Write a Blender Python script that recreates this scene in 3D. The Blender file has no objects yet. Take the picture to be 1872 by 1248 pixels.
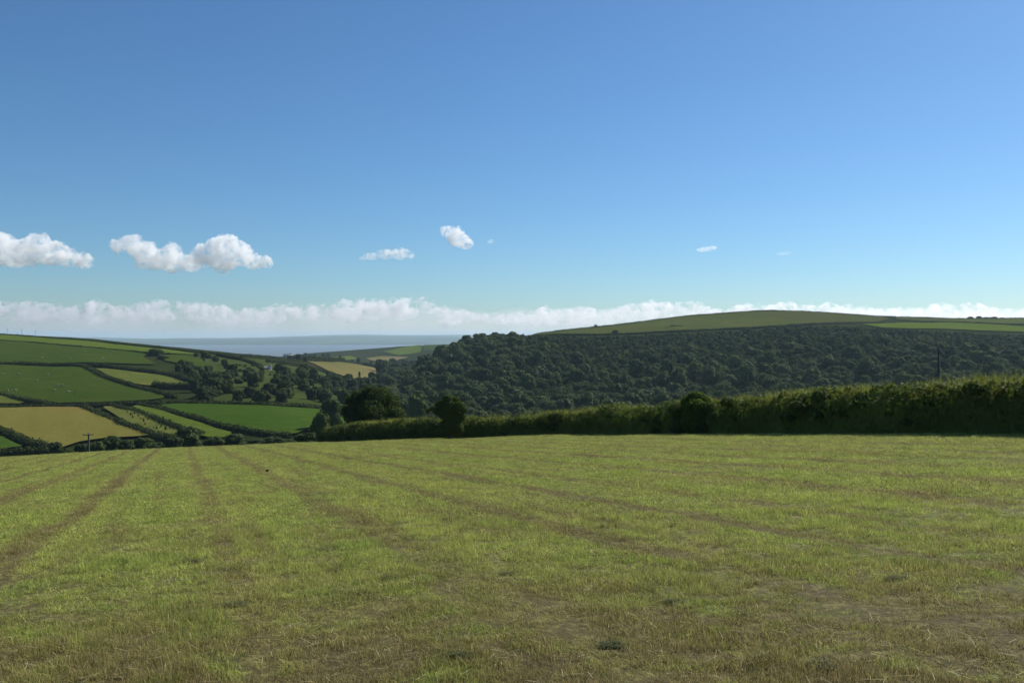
import bpy, math, random
import numpy as np
from mathutils import Vector, geometry as mgeo

# ------------------------------------------------------------------ camera, sky, sun, exposure
scene = bpy.context.scene
COL = scene.collection
EYE = 1.65                                    # eye height above the mown field
FPX, CU, HR = 1600.0, 936.0, 614.0            # focal length, centre column and horizon row in photo pixels

cam_d = bpy.data.cameras.new("camera")
cam_d.sensor_width = 36.0
cam_d.lens = 36.0 * FPX / 1872.0
cam_d.shift_y = (HR - 624.0) / 1872.0
cam_d.clip_start, cam_d.clip_end = 0.05, 120000.0
cam = bpy.data.objects.new("camera", cam_d)
COL.objects.link(cam)
cam.location = (0, 0, EYE)
cam.rotation_euler = (math.radians(90), 0, 0)
scene.camera = cam

SUN_EL, SUN_AZ = math.radians(40), math.radians(48)      # azimuth clockwise from the view direction (+Y)
world = bpy.data.worlds.new("World")
scene.world = world
world.use_nodes = True
wn, wl = world.node_tree.nodes, world.node_tree.links
wn.clear()
w_out = wn.new("ShaderNodeOutputWorld")
w_bg = wn.new("ShaderNodeBackground")
w_sky = wn.new("ShaderNodeTexSky")
w_sky.sky_type = 'NISHITA'
w_sky.sun_disc = False
w_sky.sun_elevation = SUN_EL
w_sky.sun_rotation = SUN_AZ
w_sky.altitude = 100.0
w_sky.air_density = 1.0
w_sky.dust_density = 0.3
w_sky.ozone_density = 10.0
w_bg.inputs["Strength"].default_value = 0.081
# the photograph's deeper blue: a touch of gamma and tint over the whole sky
w_gam = wn.new("ShaderNodeGamma"); w_gam.inputs[1].default_value = 1.04
w_tint = wn.new("ShaderNodeVectorMath"); w_tint.operation = 'MULTIPLY'; w_tint.inputs[1].default_value = (0.95, 1.02, 0.955)
wl.new(w_sky.outputs[0], w_gam.inputs[0])
wl.new(w_gam.outputs[0], w_tint.inputs[0])
wl.new(w_tint.outputs[0], w_bg.inputs["Color"])
wl.new(w_bg.outputs[0], w_out.inputs["Surface"])

sun_d = bpy.data.lights.new("sun", 'SUN')
sun_d.energy = 5.0
sun_d.angle = math.radians(0.53)
sun_d.color = (1.0, 0.95, 0.86)
sun = bpy.data.objects.new("sun", sun_d)
COL.objects.link(sun)
sun_dir = Vector((math.sin(SUN_AZ) * math.cos(SUN_EL), math.cos(SUN_AZ) * math.cos(SUN_EL), math.sin(SUN_EL)))
sun.rotation_euler = sun_dir.to_track_quat('Z', 'Y').to_euler()
sun.location = sun_dir * 60

scene.view_settings.view_transform = 'Standard'
scene.view_settings.look = 'None'
scene.view_settings.exposure = 0.3
scene.view_settings.gamma = 1.0
scene.view_settings.use_curve_mapping = False
scene.render.engine = 'CYCLES'
cy = scene.cycles
cy.use_denoising = True
cy.max_bounces = 30
cy.diffuse_bounces = 3
cy.transmission_bounces = 4
cy.transparent_max_bounces = 8
cy.volume_bounces = 28
cy.sample_clamp_indirect = 6.0
cy.use_adaptive_sampling = True
cy.adaptive_threshold = 0.015

rng = np.random.default_rng(7)
random.seed(7)

# ------------------------------------------------------------------ helpers
def setp(o, label=None, cat=None, group=None, kind=None):
    if label: o["label"] = label
    if cat: o["category"] = cat
    if group: o["group"] = group
    if kind: o["kind"] = kind
    return o

def empty(name, loc, rz=0.0):
    o = bpy.data.objects.new(name, None)
    COL.objects.link(o)
    o.location = loc
    o.rotation_euler = (0, 0, rz)
    o.empty_display_size = 0.5
    return o

def link(name, mesh, parent=None, loc=None):
    o = bpy.data.objects.new(name, mesh)
    COL.objects.link(o)
    if parent is not None: o.parent = parent
    if loc is not None: o.location = loc
    return o

def mesh_np(name, V, F, mat=None, smooth=False, mats=None, midx=None):
    """V (n,3), F (m,k) with one polygon size k"""
    V = np.asarray(V, dtype=np.float32); F = np.asarray(F, dtype=np.int32)
    m = bpy.data.meshes.new(name)
    k = F.shape[1]
    m.vertices.add(len(V)); m.vertices.foreach_set("co", V.ravel())
    m.loops.add(F.size); m.loops.foreach_set("vertex_index", F.ravel())
    m.polygons.add(len(F)); m.polygons.foreach_set("loop_start", np.arange(len(F), dtype=np.int32) * k)
    try: m.polygons.foreach_set("loop_total", np.full(len(F), k, dtype=np.int32))
    except Exception: pass
    if smooth: m.polygons.foreach_set("use_smooth", np.ones(len(F), dtype=bool))
    for mm in (mats or ([mat] if mat else [])): m.materials.append(mm)
    if midx is not None: m.polygons.foreach_set("material_index", np.asarray(midx, dtype=np.int32))
    m.update(calc_edges=True)
    return m

def _hash(ix, iy, seed):
    h = (ix.astype(np.int64) * 374761393 + iy.astype(np.int64) * 668265263 + seed * 974711) & 0x7fffffff
    h = ((h ^ (h >> 13)) * 1274126177) & 0x7fffffff
    return ((h ^ (h >> 16)) & 0xffff) / 65535.0

def vnoise(x, y, seed=0):
    x = np.asarray(x, dtype=float); y = np.asarray(y, dtype=float)
    ix, iy = np.floor(x), np.floor(y)
    fx, fy = x - ix, y - iy
    fx, fy = fx * fx * (3 - 2 * fx), fy * fy * (3 - 2 * fy)
    a, b = _hash(ix, iy, seed), _hash(ix + 1, iy, seed)
    c, d = _hash(ix, iy + 1, seed), _hash(ix + 1, iy + 1, seed)
    return (a * (1 - fx) + b * fx) * (1 - fy) + (c * (1 - fx) + d * fx) * fy

def fbm(x, y, seed=0, octv=4):
    s, a, t = 0.0, 1.0, 0.0
    for i in range(octv):
        s = s + a * vnoise(np.asarray(x) * 2 ** i, np.asarray(y) * 2 ** i, seed + i * 17)
        t += a; a *= 0.5
    return s / t

# ---- node helpers
def new_mat(name):
    m = bpy.data.materials.new(name)
    m.use_nodes = True
    m.node_tree.nodes.clear()
    return m, m.node_tree.nodes, m.node_tree.links

def nd(N, t, **kw):
    n = N.new(t)
    for k, v in kw.items(): setattr(n, k, v)
    return n

def setin(L, sock, v):
    if hasattr(v, "links") or hasattr(v, "is_output"): L.new(v, sock)
    else: sock.default_value = v

def mth(N, L, op, a, b=None, c=None, clamp=False):
    n = N.new("ShaderNodeMath"); n.operation = op; n.use_clamp = clamp
    for i, v in enumerate((a, b, c)):
        if v is not None: setin(L, n.inputs[i], v)
    return n.outputs[0]

def mixc(N, L, f, a, b, mode='MIX'):
    n = N.new("ShaderNodeMix"); n.data_type = 'RGBA'; n.blend_type = mode; n.clamp_factor = True
    setin(L, n.inputs[0], f); setin(L, n.inputs[6], a); setin(L, n.inputs[7], b)
    return n.outputs[2]

def noise(N, L, vec, scale, detail=3.0, rough=0.55, dist=0.0):
    n = N.new("ShaderNodeTexNoise"); n.inputs["Scale"].default_value = scale
    n.inputs["Detail"].default_value = detail; n.inputs["Roughness"].default_value = rough
    n.inputs["Distortion"].default_value = dist
    L.new(vec, n.inputs["Vector"])
    return n.outputs["Fac"]

def ramp(N, L, f, stops):
    n = N.new("ShaderNodeMapRange"); n.interpolation_type = 'SMOOTHSTEP'
    setin(L, n.inputs[0], f)
    for i, v in enumerate(stops): n.inputs[1 + i].default_value = v
    return n.outputs[0]

def c4(c): return (c[0], c[1], c[2], 1.0)
def cs(c, k): return tuple(q * k for q in c)

def leaf_shader(N, L, col, trans=0.35, rough=0.6, tcol=None, spec=0.25):
    """diffuse + a little gloss, with light passing through the blade"""
    p = nd(N, "ShaderNodeBsdfPrincipled"); setin(L, p.inputs["Base Color"], col)
    p.inputs["Roughness"].default_value = rough
    p.inputs["Specular IOR Level"].default_value = spec
    t = nd(N, "ShaderNodeBsdfTranslucent"); setin(L, t.inputs["Color"], tcol if tcol is not None else col)
    m = nd(N, "ShaderNodeMixShader"); m.inputs[0].default_value = trans
    L.new(p.outputs[0], m.inputs[1]); L.new(t.outputs[0], m.inputs[2])
    o = nd(N, "ShaderNodeOutputMaterial"); L.new(m.outputs[0], o.inputs["Surface"])
    return o

def foliage_mat(name, a, b, c, trans=0.3, yellow=None):
    """leaves: per-leaf and per-plant colour spread between a, b and c"""
    a, b, c = cs(a, 0.95), cs(b, 0.95), cs(c, 0.95)
    m, N, L = new_mat(name)
    g = nd(N, "ShaderNodeNewGeometry"); oi = nd(N, "ShaderNodeObjectInfo")
    r1 = g.outputs["Random Per Island"]
    col = mixc(N, L, r1, c4(a), c4(b))
    kind = mth(N, L, 'FRACT', mth(N, L, 'MULTIPLY', oi.outputs["Random"], 5.7))
    col = mixc(N, L, ramp(N, L, kind, (0.40, 1.0, 0.0, 0.9)), col, c4((b[0] * 1.75, b[1] * 1.5, b[2] * 1.3)))
    col = mixc(N, L, ramp(N, L, kind, (0.0, 0.35, 0.7, 0.0)), col, c4((a[0] * 0.62, a[1] * 0.68, a[2] * 0.8)))
    nz = noise(N, L, g.outputs["Position"], 0.07, 3.0)
    f2 = mth(N, L, 'ADD', mth(N, L, 'MULTIPLY', oi.outputs["Random"], 0.7), mth(N, L, 'MULTIPLY', ramp(N, L, nz, (0.35, 0.65, 0, 1)), 0.5))
    col = mixc(N, L, mth(N, L, 'MULTIPLY', f2, 0.75, clamp=True), col, c4(c))
    tc = mixc(N, L, 0.5, col, c4((b[0] * 1.5, b[1] * 1.6, b[2] * 0.7)))
    leaf_shader(N, L, col, trans, 0.7, tc, 0.08)
    return m

# ------------------------------------------------------------------ the lie of the land
def plane_s(u): return 0.089 - 0.049 * (np.clip(u, -900, 2900) - CU) / FPX
def row_plane(u, d): return HR + FPX * (plane_s(u) + EYE / d)

TAB = {   # photo column : {distance : row of the ground there}
 -600: {85:852,100:866,140:872,200:850,230:825,300:745,430:655,600:600,700:580,850:578,1100:590,1500:610},
 0: {85:837,100:849,140:864,200:845,230:820,300:748,430:668,600:622,690:610.5,760:612,900:622,1200:640},
 160: {85:826,100:843,140:855,200:834,230:812,300:748,430:670,600:627,690:617.5,760:620,900:630,1200:645},
 300: {85:819,100:833,140:848,200:826,230:803,300:746,430:680,550:645,650:632,720:634,900:645,1200:652},
 480: {85:813,100:826,140:840,200:820,230:796,300:740,370:710,450:685,550:662,650:650,720:652,900:660,1300:655},
 560: {85:811,100:819,140:834,200:817,230:794,300:745,370:722,450:702,550:680,650:665,750:657,900:662,1300:655,1800:645},
 620: {80:809,100:815,140:829,200:814,230:796,300:755,370:738,450:722,550:703,620:690,700:673,800:660,950:668,1300:657,1800:641,2200:650},
 680: {80:807,100:813,140:826,200:811,300:768,450:735,600:706,700:692,800:670,900:674,1300:662,1800:636,2200:645},
 730: {78:806,100:812,140:825,200:813,300:785,400:755,500:735,600:712,650:705,800:698,1000:683,1300:665,1800:632,2200:640},
 770: {75:804,100:811,200:810,300:788,400:757,500:716,600:678,650:668,720:672,900:680,1300:662,1800:630,2200:638},
 830: {72:802,100:810,200:807,300:790,400:755,500:698,600:648,650:638,720:642,900:655,1300:655,1800:628},
 900: {70:799,100:808,200:803,300:788,400:752,500:690,600:634,650:623,720:622,900:635,1300:645,1800:632},
 960: {68:796,100:806,200:801,300:786,400:750,500:686,600:630,650:618,720:613.5,800:617,1000:630},
 1000: {66:795,100:805,200:800,300:784,400:748,500:684,600:627,650:617,700:612,760:608.5,850:612,1000:625},
 1100: {61:793,80:801,140:806,200:798,300:782,400:746,500:682,600:624,650:614,700:606,780:597.5,880:602,1100:620},
 1250: {52:792,80:797,140:799,200:792,300:776,400:742,500:676,600:619,660:606,720:594,820:578,920:584,1100:605},
 1400: {46:792,70:790,100:787,140:790,200:785,300:768,400:735,500:668,600:613,660:600,740:582,850:567.5,950:573,1200:595},
 1480: {43:792,70:786,100:784,140:787,200:782,300:764,400:730,500:662,600:608,660:597,740:583,860:570.5,960:576,1200:595},
 1600: {39:792,60:778,100:776,140:780,200:778,300:758,400:722,500:655,600:608,660:600,740:590,860:579,960:583,1200:597},
 1740: {35:792,60:766,100:766,140:773,200:773,300:752,400:714,500:650,600:614,650:606,740:596,860:584,960:584,1200:590},
 1872: {32:793,60:756,100:759,200:770,300:745,400:698,500:650,600:624,650:612,740:600,860:586,960:582,1200:584},
 2500: {30:770,60:735,100:740,200:760,300:735,400:690,500:640,600:612,650:600,860:575,1200:575},
}
LD0, LD1, NL = math.log(24.0), math.log(6000.0), 420
LDG = np.linspace(LD0, LD1, NL); DG = np.exp(LDG)
U0, U1, NU = -800.0, 2700.0, 351
UG = np.linspace(U0, U1, NU)
def _col(u, tab):
    ks = sorted(tab)
    d0 = ks[0]
    ds = [d for d in (24, 27, 30, 35, 40, 45, 50, 60, 70, 78) if d < d0 * 0.97]
    dd = np.array(ds + ks + ([2500] if ks[-1] < 2000 else [2700]) + [3400, 6100], dtype=float)
    e = np.array([(HR - row_plane(u, d)) / FPX * d for d in ds] + [(HR - tab[k]) / FPX * k for k in ks] + [-62.0, -88.0, -92.0])
    return np.interp(LDG, np.log(dd), e)
_cu = np.array(sorted(TAB), dtype=float)
_ce = np.array([_col(u, TAB[int(u)]) for u in _cu])
ER = np.array([np.interp(UG, _cu, _ce[:, j]) for j in range(NL)]).T          # (NU, NL) height relative to the eye
def _blur(A, s, ax):
    r = int(3 * s) + 1
    k = np.exp(-0.5 * (np.arange(-r, r + 1) / s) ** 2); k /= k.sum()
    P = np.pad(A, [(r, r) if i == ax else (0, 0) for i in range(2)], mode='edge')
    return sum(k[i] * np.take(P, np.arange(i, i + A.shape[ax]), axis=ax) for i in range(2 * r + 1))
_E2 = _blur(_blur(ER, 2.2, 0), 1.6, 1)
_wn = np.clip((LDG - math.log(50)) / 0.4, 0, 1)[None, :]
ER = _E2 * _wn + (_blur(ER, 2.2, 0)) * (1 - _wn)

def H(x, y):
    """ground height (world z)"""
    x = np.asarray(x, dtype=float); y = np.asarray(y, dtype=float)
    yy = np.maximum(y, 26.0)
    u = np.clip(CU + FPX * x / yy, U0, U1 - 1e-6)
    l = np.clip(np.log(yy), LD0, LD1 - 1e-9)
    fu = (u - U0) / (U1 - U0) * (NU - 1); fl = (l - LD0) / (LD1 - LD0) * (NL - 1)
    iu = np.clip(fu.astype(int), 0, NU - 2); il = np.clip(fl.astype(int), 0, NL - 2)
    a, b = fu - iu, fl - il
    e = (ER[iu, il] * (1 - a) + ER[iu + 1, il] * a) * (1 - b) + (ER[iu, il + 1] * (1 - a) + ER[iu + 1, il + 1] * a) * b
    zt = e + EYE
    zp = -0.089 * np.maximum(y, -80) + 0.049 * np.clip(x, -60, 60)
    w = np.clip((y - 26.0) / 8.0, 0, 1); w = w * w * (3 - 2 * w)
    return zp * (1 - w) + zt * w

def Hf(x, y): return float(H(np.array([x]), np.array([y]))[0])
def W(u, d): return ((u - CU) / FPX * d, d)
def row_of(x, y, z): return HR - FPX * (z - EYE) / y

_scan = np.exp(np.linspace(math.log(60), math.log(3000), 1600))
def hit(u, row, dmin=195.0, dmax=2600.0):
    """where the sight line of a photo pixel meets the ground beyond dmin"""
    d = _scan[(_scan >= dmin) & (_scan <= dmax)]
    x = (u - CU) / FPX * d
    r = row_of(x, d, H(x, d))
    k = np.nonzero(r <= row)[0]
    if len(k) == 0:
        j = int(np.argmin(r))
        return float(x[j]), float(d[j])
    j = int(k[0])
    if j > 0:
        t = (r[j - 1] - row) / max(1e-6, (r[j - 1] - r[j]))
        dd = d[j - 1] + t * (d[j] - d[j - 1])
    else: dd = d[0]
    return float((u - CU) / FPX * dd), float(dd)

def pt(p):
    """(column,row) or ('d',column,distance) or (column,row,dmin) -> ground xy"""
    if p[0] == 'd': return W(p[1], p[2])
    return hit(p[0], p[1], *(p[2:]))

def densify(P, step):
    out = []
    for a, b in zip(P[:-1], P[1:]):
        n = max(1, int(math.hypot(b[0] - a[0], b[1] - a[1]) / step))
        for i in range(n):
            t = i / n
            out.append((a[0] + (b[0] - a[0]) * t, a[1] + (b[1] - a[1]) * t))
    out.append(P[-1])
    return out

def chaikin(P, it=2, closed=False):
    P = [tuple(p) for p in P]
    for _ in range(it):
        Q = [] if closed else [P[0]]
        n = len(P)
        for i in range(n if closed else n - 1):
            a, b = P[i], P[(i + 1) % n]
            Q.append((0.75 * a[0] + 0.25 * b[0], 0.75 * a[1] + 0.25 * b[1]))
            Q.append((0.25 * a[0] + 0.75 * b[0], 0.25 * a[1] + 0.75 * b[1]))
        if not closed: Q.append(P[-1])
        P = Q
    return P

# ------------------------------------------------------------------ ground materials
def pasture_mat(name, a, b, c=None, scale=0.05, fine=0.9, rough=0.9, stripe=(0.9, 7.0, 0.16)):
    a, b, c = cs(a, 0.90), cs(b, 0.90), (cs(c, 0.90) if c is not None else None)
    m, N, L = new_mat(name)
    g = nd(N, "ShaderNodeNewGeometry"); P = g.outputs["Position"]
    n1 = noise(N, L, P, scale, 4.0, 0.6)
    n2 = noise(N, L, P, fine, 4.0, 0.65)
    col = mixc(N, L, ramp(N, L, n1, (0.32, 0.68, 0, 1)), c4(a), c4(b))
    if c is not None:
        n3 = noise(N, L, P, scale * 0.35, 3.0, 0.5, 0.6)
        col = mixc(N, L, ramp(N, L, n3, (0.45, 0.66, 0, 1)), col, c4(c))
    if stripe:
        ang, period, amt = stripe
        sx = nd(N, "ShaderNodeSeparateXYZ"); L.new(P, sx.inputs[0])
        v = mth(N, L, 'ADD', mth(N, L, 'MULTIPLY', sx.outputs[0], math.cos(ang)), mth(N, L, 'MULTIPLY', sx.outputs[1], math.sin(ang)))
        v = mth(N, L, 'ADD', v, mth(N, L, 'MULTIPLY', n1, period * 0.5))
        sw = mth(N, L, 'SINE', mth(N, L, 'MULTIPLY', v, 2 * math.pi / period))
        col = mixc(N, L, mth(N, L, 'MULTIPLY', ramp(N, L, sw, (-0.2, 1, 0, 1)), amt), col, c4([q * 0.72 for q in a]))
    col = mixc(N, L, mth(N, L, 'MULTIPLY', ramp(N, L, n2, (0.3, 0.75, 0, 1)), 0.45), col, c4([q * 0.55 for q in a]))
    n4 = noise(N, L, P, scale * 4.0, 4.0, 0.7, 0.4)
    col = mixc(N, L, ramp(N, L, n4, (0.50, 0.72, 0.0, 0.5)), col, c4((b[0] * 1.25, b[1] * 1.12, b[2] * 1.1)))
    p = nd(N, "ShaderNodeBsdfPrincipled"); L.new(col, p.inputs["Base Color"])
    p.inputs["Roughness"].default_value = rough; p.inputs["Specular IOR Level"].default_value = 0.0
    bp = nd(N, "ShaderNodeBump"); bp.inputs["Strength"].default_value = 0.6; bp.inputs["Distance"].default_value = 0.35
    L.new(n2, bp.inputs["Height"]); L.new(bp.outputs[0], p.inputs["Normal"])
    o = nd(N, "ShaderNodeOutputMaterial"); L.new(p.outputs[0], o.inputs["Surface"])
    return m

M_SCRUB = pasture_mat("scrub_ground", (0.022, 0.036, 0.012), (0.036, 0.048, 0.016), (0.044, 0.044, 0.020), 0.035, 0.5, stripe=None)
M_PAST_A = pasture_mat("pasture_dark", (0.044, 0.075, 0.012), (0.056, 0.082, 0.015), None, 0.03, 0.6)
M_PAST_B = pasture_mat("pasture_bright", (0.085, 0.130, 0.018), (0.105, 0.140, 0.024), None, 0.03, 0.6)
M_PALE = pasture_mat("pasture_pale", (0.115, 0.135, 0.032), (0.140, 0.145, 0.038), (0.095, 0.120, 0.026), 0.025, 0.6)
M_GOLD = pasture_mat("hay_stubble", (0.185, 0.165, 0.040), (0.160, 0.158, 0.036), (0.200, 0.145, 0.050), 0.02, 0.5, stripe=(0.5, 9.0, 0.18))
M_LUSH = pasture_mat("lush_grass", (0.046, 0.092, 0.012), (0.057, 0.100, 0.016), None, 0.03, 0.8)
M_OLIVE = pasture_mat("hilltop_grass", (0.078, 0.100, 0.026), (0.094, 0.108, 0.032), (0.074, 0.082, 0.027), 0.012, 0.35)
M_ROUGH = pasture_mat("rough_slope_grass", (0.046, 0.070, 0.018), (0.066, 0.088, 0.024), (0.040, 0.055, 0.017), 0.03, 0.4)
M_BEIGE = pasture_mat("bare_stubble", (0.200, 0.150, 0.075), (0.180, 0.155, 0.060), (0.110, 0.135, 0.035), 0.012, 0.4)

# ------------------------------------------------------------------ the land: one sheet to the coast
def build_land():
    us = np.linspace(-780, 2680, 347)
    tn = (us - CU) / FPX
    ds = np.concatenate([[-1400, -700, -300, -120, -50, -10, 12, 26, 34, 42, 50, 60, 68, 76, 84, 92],
                         np.exp(np.linspace(math.log(100), math.log(3600), 250))])
    T, D = np.meshgrid(tn, ds)
    X = T * np.sqrt(np.maximum(D, 0) ** 2 + 60.0 ** 2) + T * np.maximum(-D, 0) * 0.8
    Z = H(X, D)
    inside = (D < 74) & (np.abs(X) < 75)
    Z = Z - np.where(inside, 0.45, 0.0)
    Z = Z + np.where(D > 190, (fbm(X / 22, D / 22, 3) - 0.5) * 1.1, 0) 
    nr, nc = X.shape
    V = np.stack([X.ravel(), D.ravel(), Z.ravel()], 1)
    i = (np.arange(nr - 1)[:, None] * nc + np.arange(nc - 1)[None, :]).ravel()
    F = np.stack([i, i + 1, i + nc + 1, i + nc], 1)
    o = link("hillside_ground", mesh_np("hillside_ground", V, F, M_SCRUB, True))
    setp(o, "rough green scrub ground of the valley and the hills", "ground", kind="structure")
build_land()

def poly_area_pts(poly, step, seed):
    P = np.array(poly)
    x0, y0 = P.min(0); x1, y1 = P.max(0)
    nx, ny = int((x1 - x0) / step) + 1, int((y1 - y0) / step) + 1
    gx, gy = np.meshgrid(x0 + (np.arange(nx) + 0.5) * step, y0 + (np.arange(ny) + 0.5) * step)
    gx[1::2] += step * 0.5
    pts = np.stack([gx.ravel(), gy.ravel()], 1)
    return pts[inpoly(pts, P)]

def inpoly(pts, P):
    x, y = pts[:, 0], pts[:, 1]
    ins = np.zeros(len(pts), bool)
    n = len(P); j = n - 1
    for i in range(n):
        xi, yi = P[i]; xj, yj = P[j]
        c = ((yi > y) != (yj > y)) & (x < (xj - xi) * (y - yi) / (yj - yi + 1e-12) + xi)
        ins ^= c
        j = i
    return ins

def field(name, poly_px, mat, label, step=6.0, lift=0.75, rnd=1):
    P = [pt(p) for p in poly_px]
    P = densify(P + [P[0]], 12.0)[:-1]
    if rnd: P = chaikin(P, 1, True)
    inner = poly_area_pts(P, step, 0)
    vs = [Vector(p) for p in P] + [Vector((float(a), float(b))) for a, b in inner]
    n = len(P)
    r = mgeo.delaunay_2d_cdt(vs, [(i, (i + 1) % n) for i in range(n)], [], 1, 0.01)
    co = np.array([(v.x, v.y) for v in r[0]])
    tri = np.array([f for f in r[2] if len(f) == 3])
    z = H(co[:, 0], co[:, 1]) + lift + (fbm(co[:, 0] / 22, co[:, 1] / 22, 3) - 0.5) * 1.1 * (0.9)
    V = np.column_stack([co, z])
    a, b, c = V[tri[:, 0]], V[tri[:, 1]], V[tri[:, 2]]
    nz = np.cross(b - a, c - a)[:, 2]
    tri[nz < 0] = tri[nz < 0][:, ::-1]
    o = link(name, mesh_np(name, V, tri, mat, True))
    setp(o, label, "field", kind="structure")
    return o

FIELDS = [
 ("upper_pasture", [(-120,612),(0,613.5),(100,620.5),(190,628),(270,637),(340,645),(366,650),(330,650),(250,644.5),(150,635),(60,626),(0,623),(-120,618)], M_PAST_B, "narrow bright green field just under the hedge on the hill crest"),
 ("sheep_pasture", [(-120,620),(0,624),(60,628),(150,637),(250,645.5),(268,648),(262,655),(287,668),(240,667),(170,664),(100,667),(40,666),(-120,664)], M_PAST_A, "long dark green pasture below the narrow bright strip"),
 ("corner_pasture", [(300,650.5),(360,652),(388,674),(340,670),(300,661)], M_PAST_A, "small green field right of the leaning trees on the hill"),
 ("sheep_pasture", [(-120,672),(0,669),(80,673),(152,673),(190,692),(240,710),(305,727),(290,733),(200,737),(110,739),(95,737),(60,731),(0,721),(-120,712)], M_PAST_A, "large dark green pasture in the middle of the hill with scattered sheep"),
 ("pale_hay_field", [(172,674),(250,681),(310,688),(366,708),(275,708),(230,701),(195,688)], M_PALE, "pale yellowish field between two hedges on the hill"),
 ("hay_field", [(-120,722),(0,725),(55,738),(-120,742)], M_PALE, "small pale wedge of field above the golden field"),
 ("hay_field", [(-120,748),(0,747),(150,746),(200,766),(285,800),(160,806),(100,824),(60,810),(0,790),(-120,768)], M_GOLD, "golden hay field behind the pole and bushes"),
 ("lush_field", [(-120,776),(0,800),(48,822),(-120,832)], M_LUSH, "small bright green corner field below the golden field"),
 ("orchard_field", [(185,744),(235,748),(330,786),(332,800),(295,800),(240,782)], M_PALE, "narrow field planted with rows of young trees"),
 ("strip_field", [(240,743),(275,746),(350,772),(430,796),(400,806),(350,796),(300,775)], M_PAST_B, "narrow green strip of field between two hedges"),
 ("lush_field", [(290,741),(400,740),(500,744),(584,748),(586,778),(535,800),(470,790),(400,780),(340,763)], M_LUSH, "broad bright emerald field above the bottom hedgerow"),
 ("lush_field", [(604,782),(628,762),(650,765),(650,800),(612,800)], M_LUSH, "small bright green corner beside the round field tree"),
 ("stubble_field", [(556,660),(620,662),(692,673),(684,700),(650,695),(600,680)], M_BEIGE, "pinkish beige stubble field on the far valley side"),
 ("rough_pasture", [(372,652),(440,655),(500,661),(560,672),(605,688),(655,702),(655,742),(590,746),(480,742),(392,738),(388,716),(402,706),(396,690),(378,672)], M_ROUGH, "rough green slope with scattered trees above the emerald field"),
 ("meadow", [('d',964,690),('d',985,780),('d',1040,830),('d',1100,860),('d',1250,900),('d',1400,930),('d',1500,940),('d',1600,930),('d',1625,800),(1600,590),(1500,592),(1400,599),(1300,604),(1200,608),(1100,613)], M_OLIVE, "olive green meadow over the rounded top of the right hill"),
 ("pasture", [(1575,594),(1650,591),(1740,590),(1872,597),(2000,598),(2000,611),(1872,608),(1740,603),(1620,601)], M_PAST_B, "bright green strip of pasture above the wood"),
 ("pasture", [('d',1640,800),('d',1700,795),('d',1880,790),('d',2050,800),('d',2050,950),('d',1850,950),('d',1640,930)], M_OLIVE, "olive pasture on the skyline at the right edge"),
 ("far_pasture", [(700,643,1250),(745,634,1250),(770,631,1250),(770,644,1250),(730,650,1250)], M_PAST_B, "hazy green field on the headland far down the valley"),
 ("far_pasture", [('d',775,1560),('d',840,1500),('d',850,1790),('d',775,1790)], M_PAST_A, "hazy dull green field beside the wooded hill far down the valley"),
 ("far_stubble", [(668,655,1250),(700,651,1250),(748,653,1250),(720,660,1250),(680,660,1250)], M_BEIGE, "hazy beige field far down the valley"),
 ("far_pasture", [(575,655,1000),(640,651,1000),(655,656,1000),(600,659.5,1000)], M_PAST_B, "hazy pale green field behind the beige stubble field"),
]
for f in FIELDS: field(*f)

# ------------------------------------------------------------------ sea and far coast
def build_sea():
    m, N, L = new_mat("sea_water")
    p = nd(N, "ShaderNodeBsdfPrincipled")
    p.inputs["Base Color"].default_value = (0.10, 0.12, 0.125, 1)
    p.inputs["Roughness"].default_value = 0.5
    g = nd(N, "ShaderNodeNewGeometry")
    bp = nd(N, "ShaderNodeBump"); bp.inputs["Strength"].default_value = 0.5; bp.inputs["Distance"].default_value = 0.6
    L.new(noise(N, L, g.outputs["Position"], 0.08, 4.0), bp.inputs["Height"]); L.new(bp.outputs[0], p.inputs["Normal"])
    o = nd(N, "ShaderNodeOutputMaterial"); L.new(p.outputs[0], o.inputs["Surface"])
    z = -80 + EYE
    V = [(-9000, 2600, z), (9000, 2600, z), (14000, 13500, z), (-14000, 13500, z)]
    o = link("sea", mesh_np("sea", V, [[0, 1, 2, 3]], m))
    setp(o, "pale strip of sea beyond the valley mouth", "sea", kind="structure")
build_sea()

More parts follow.
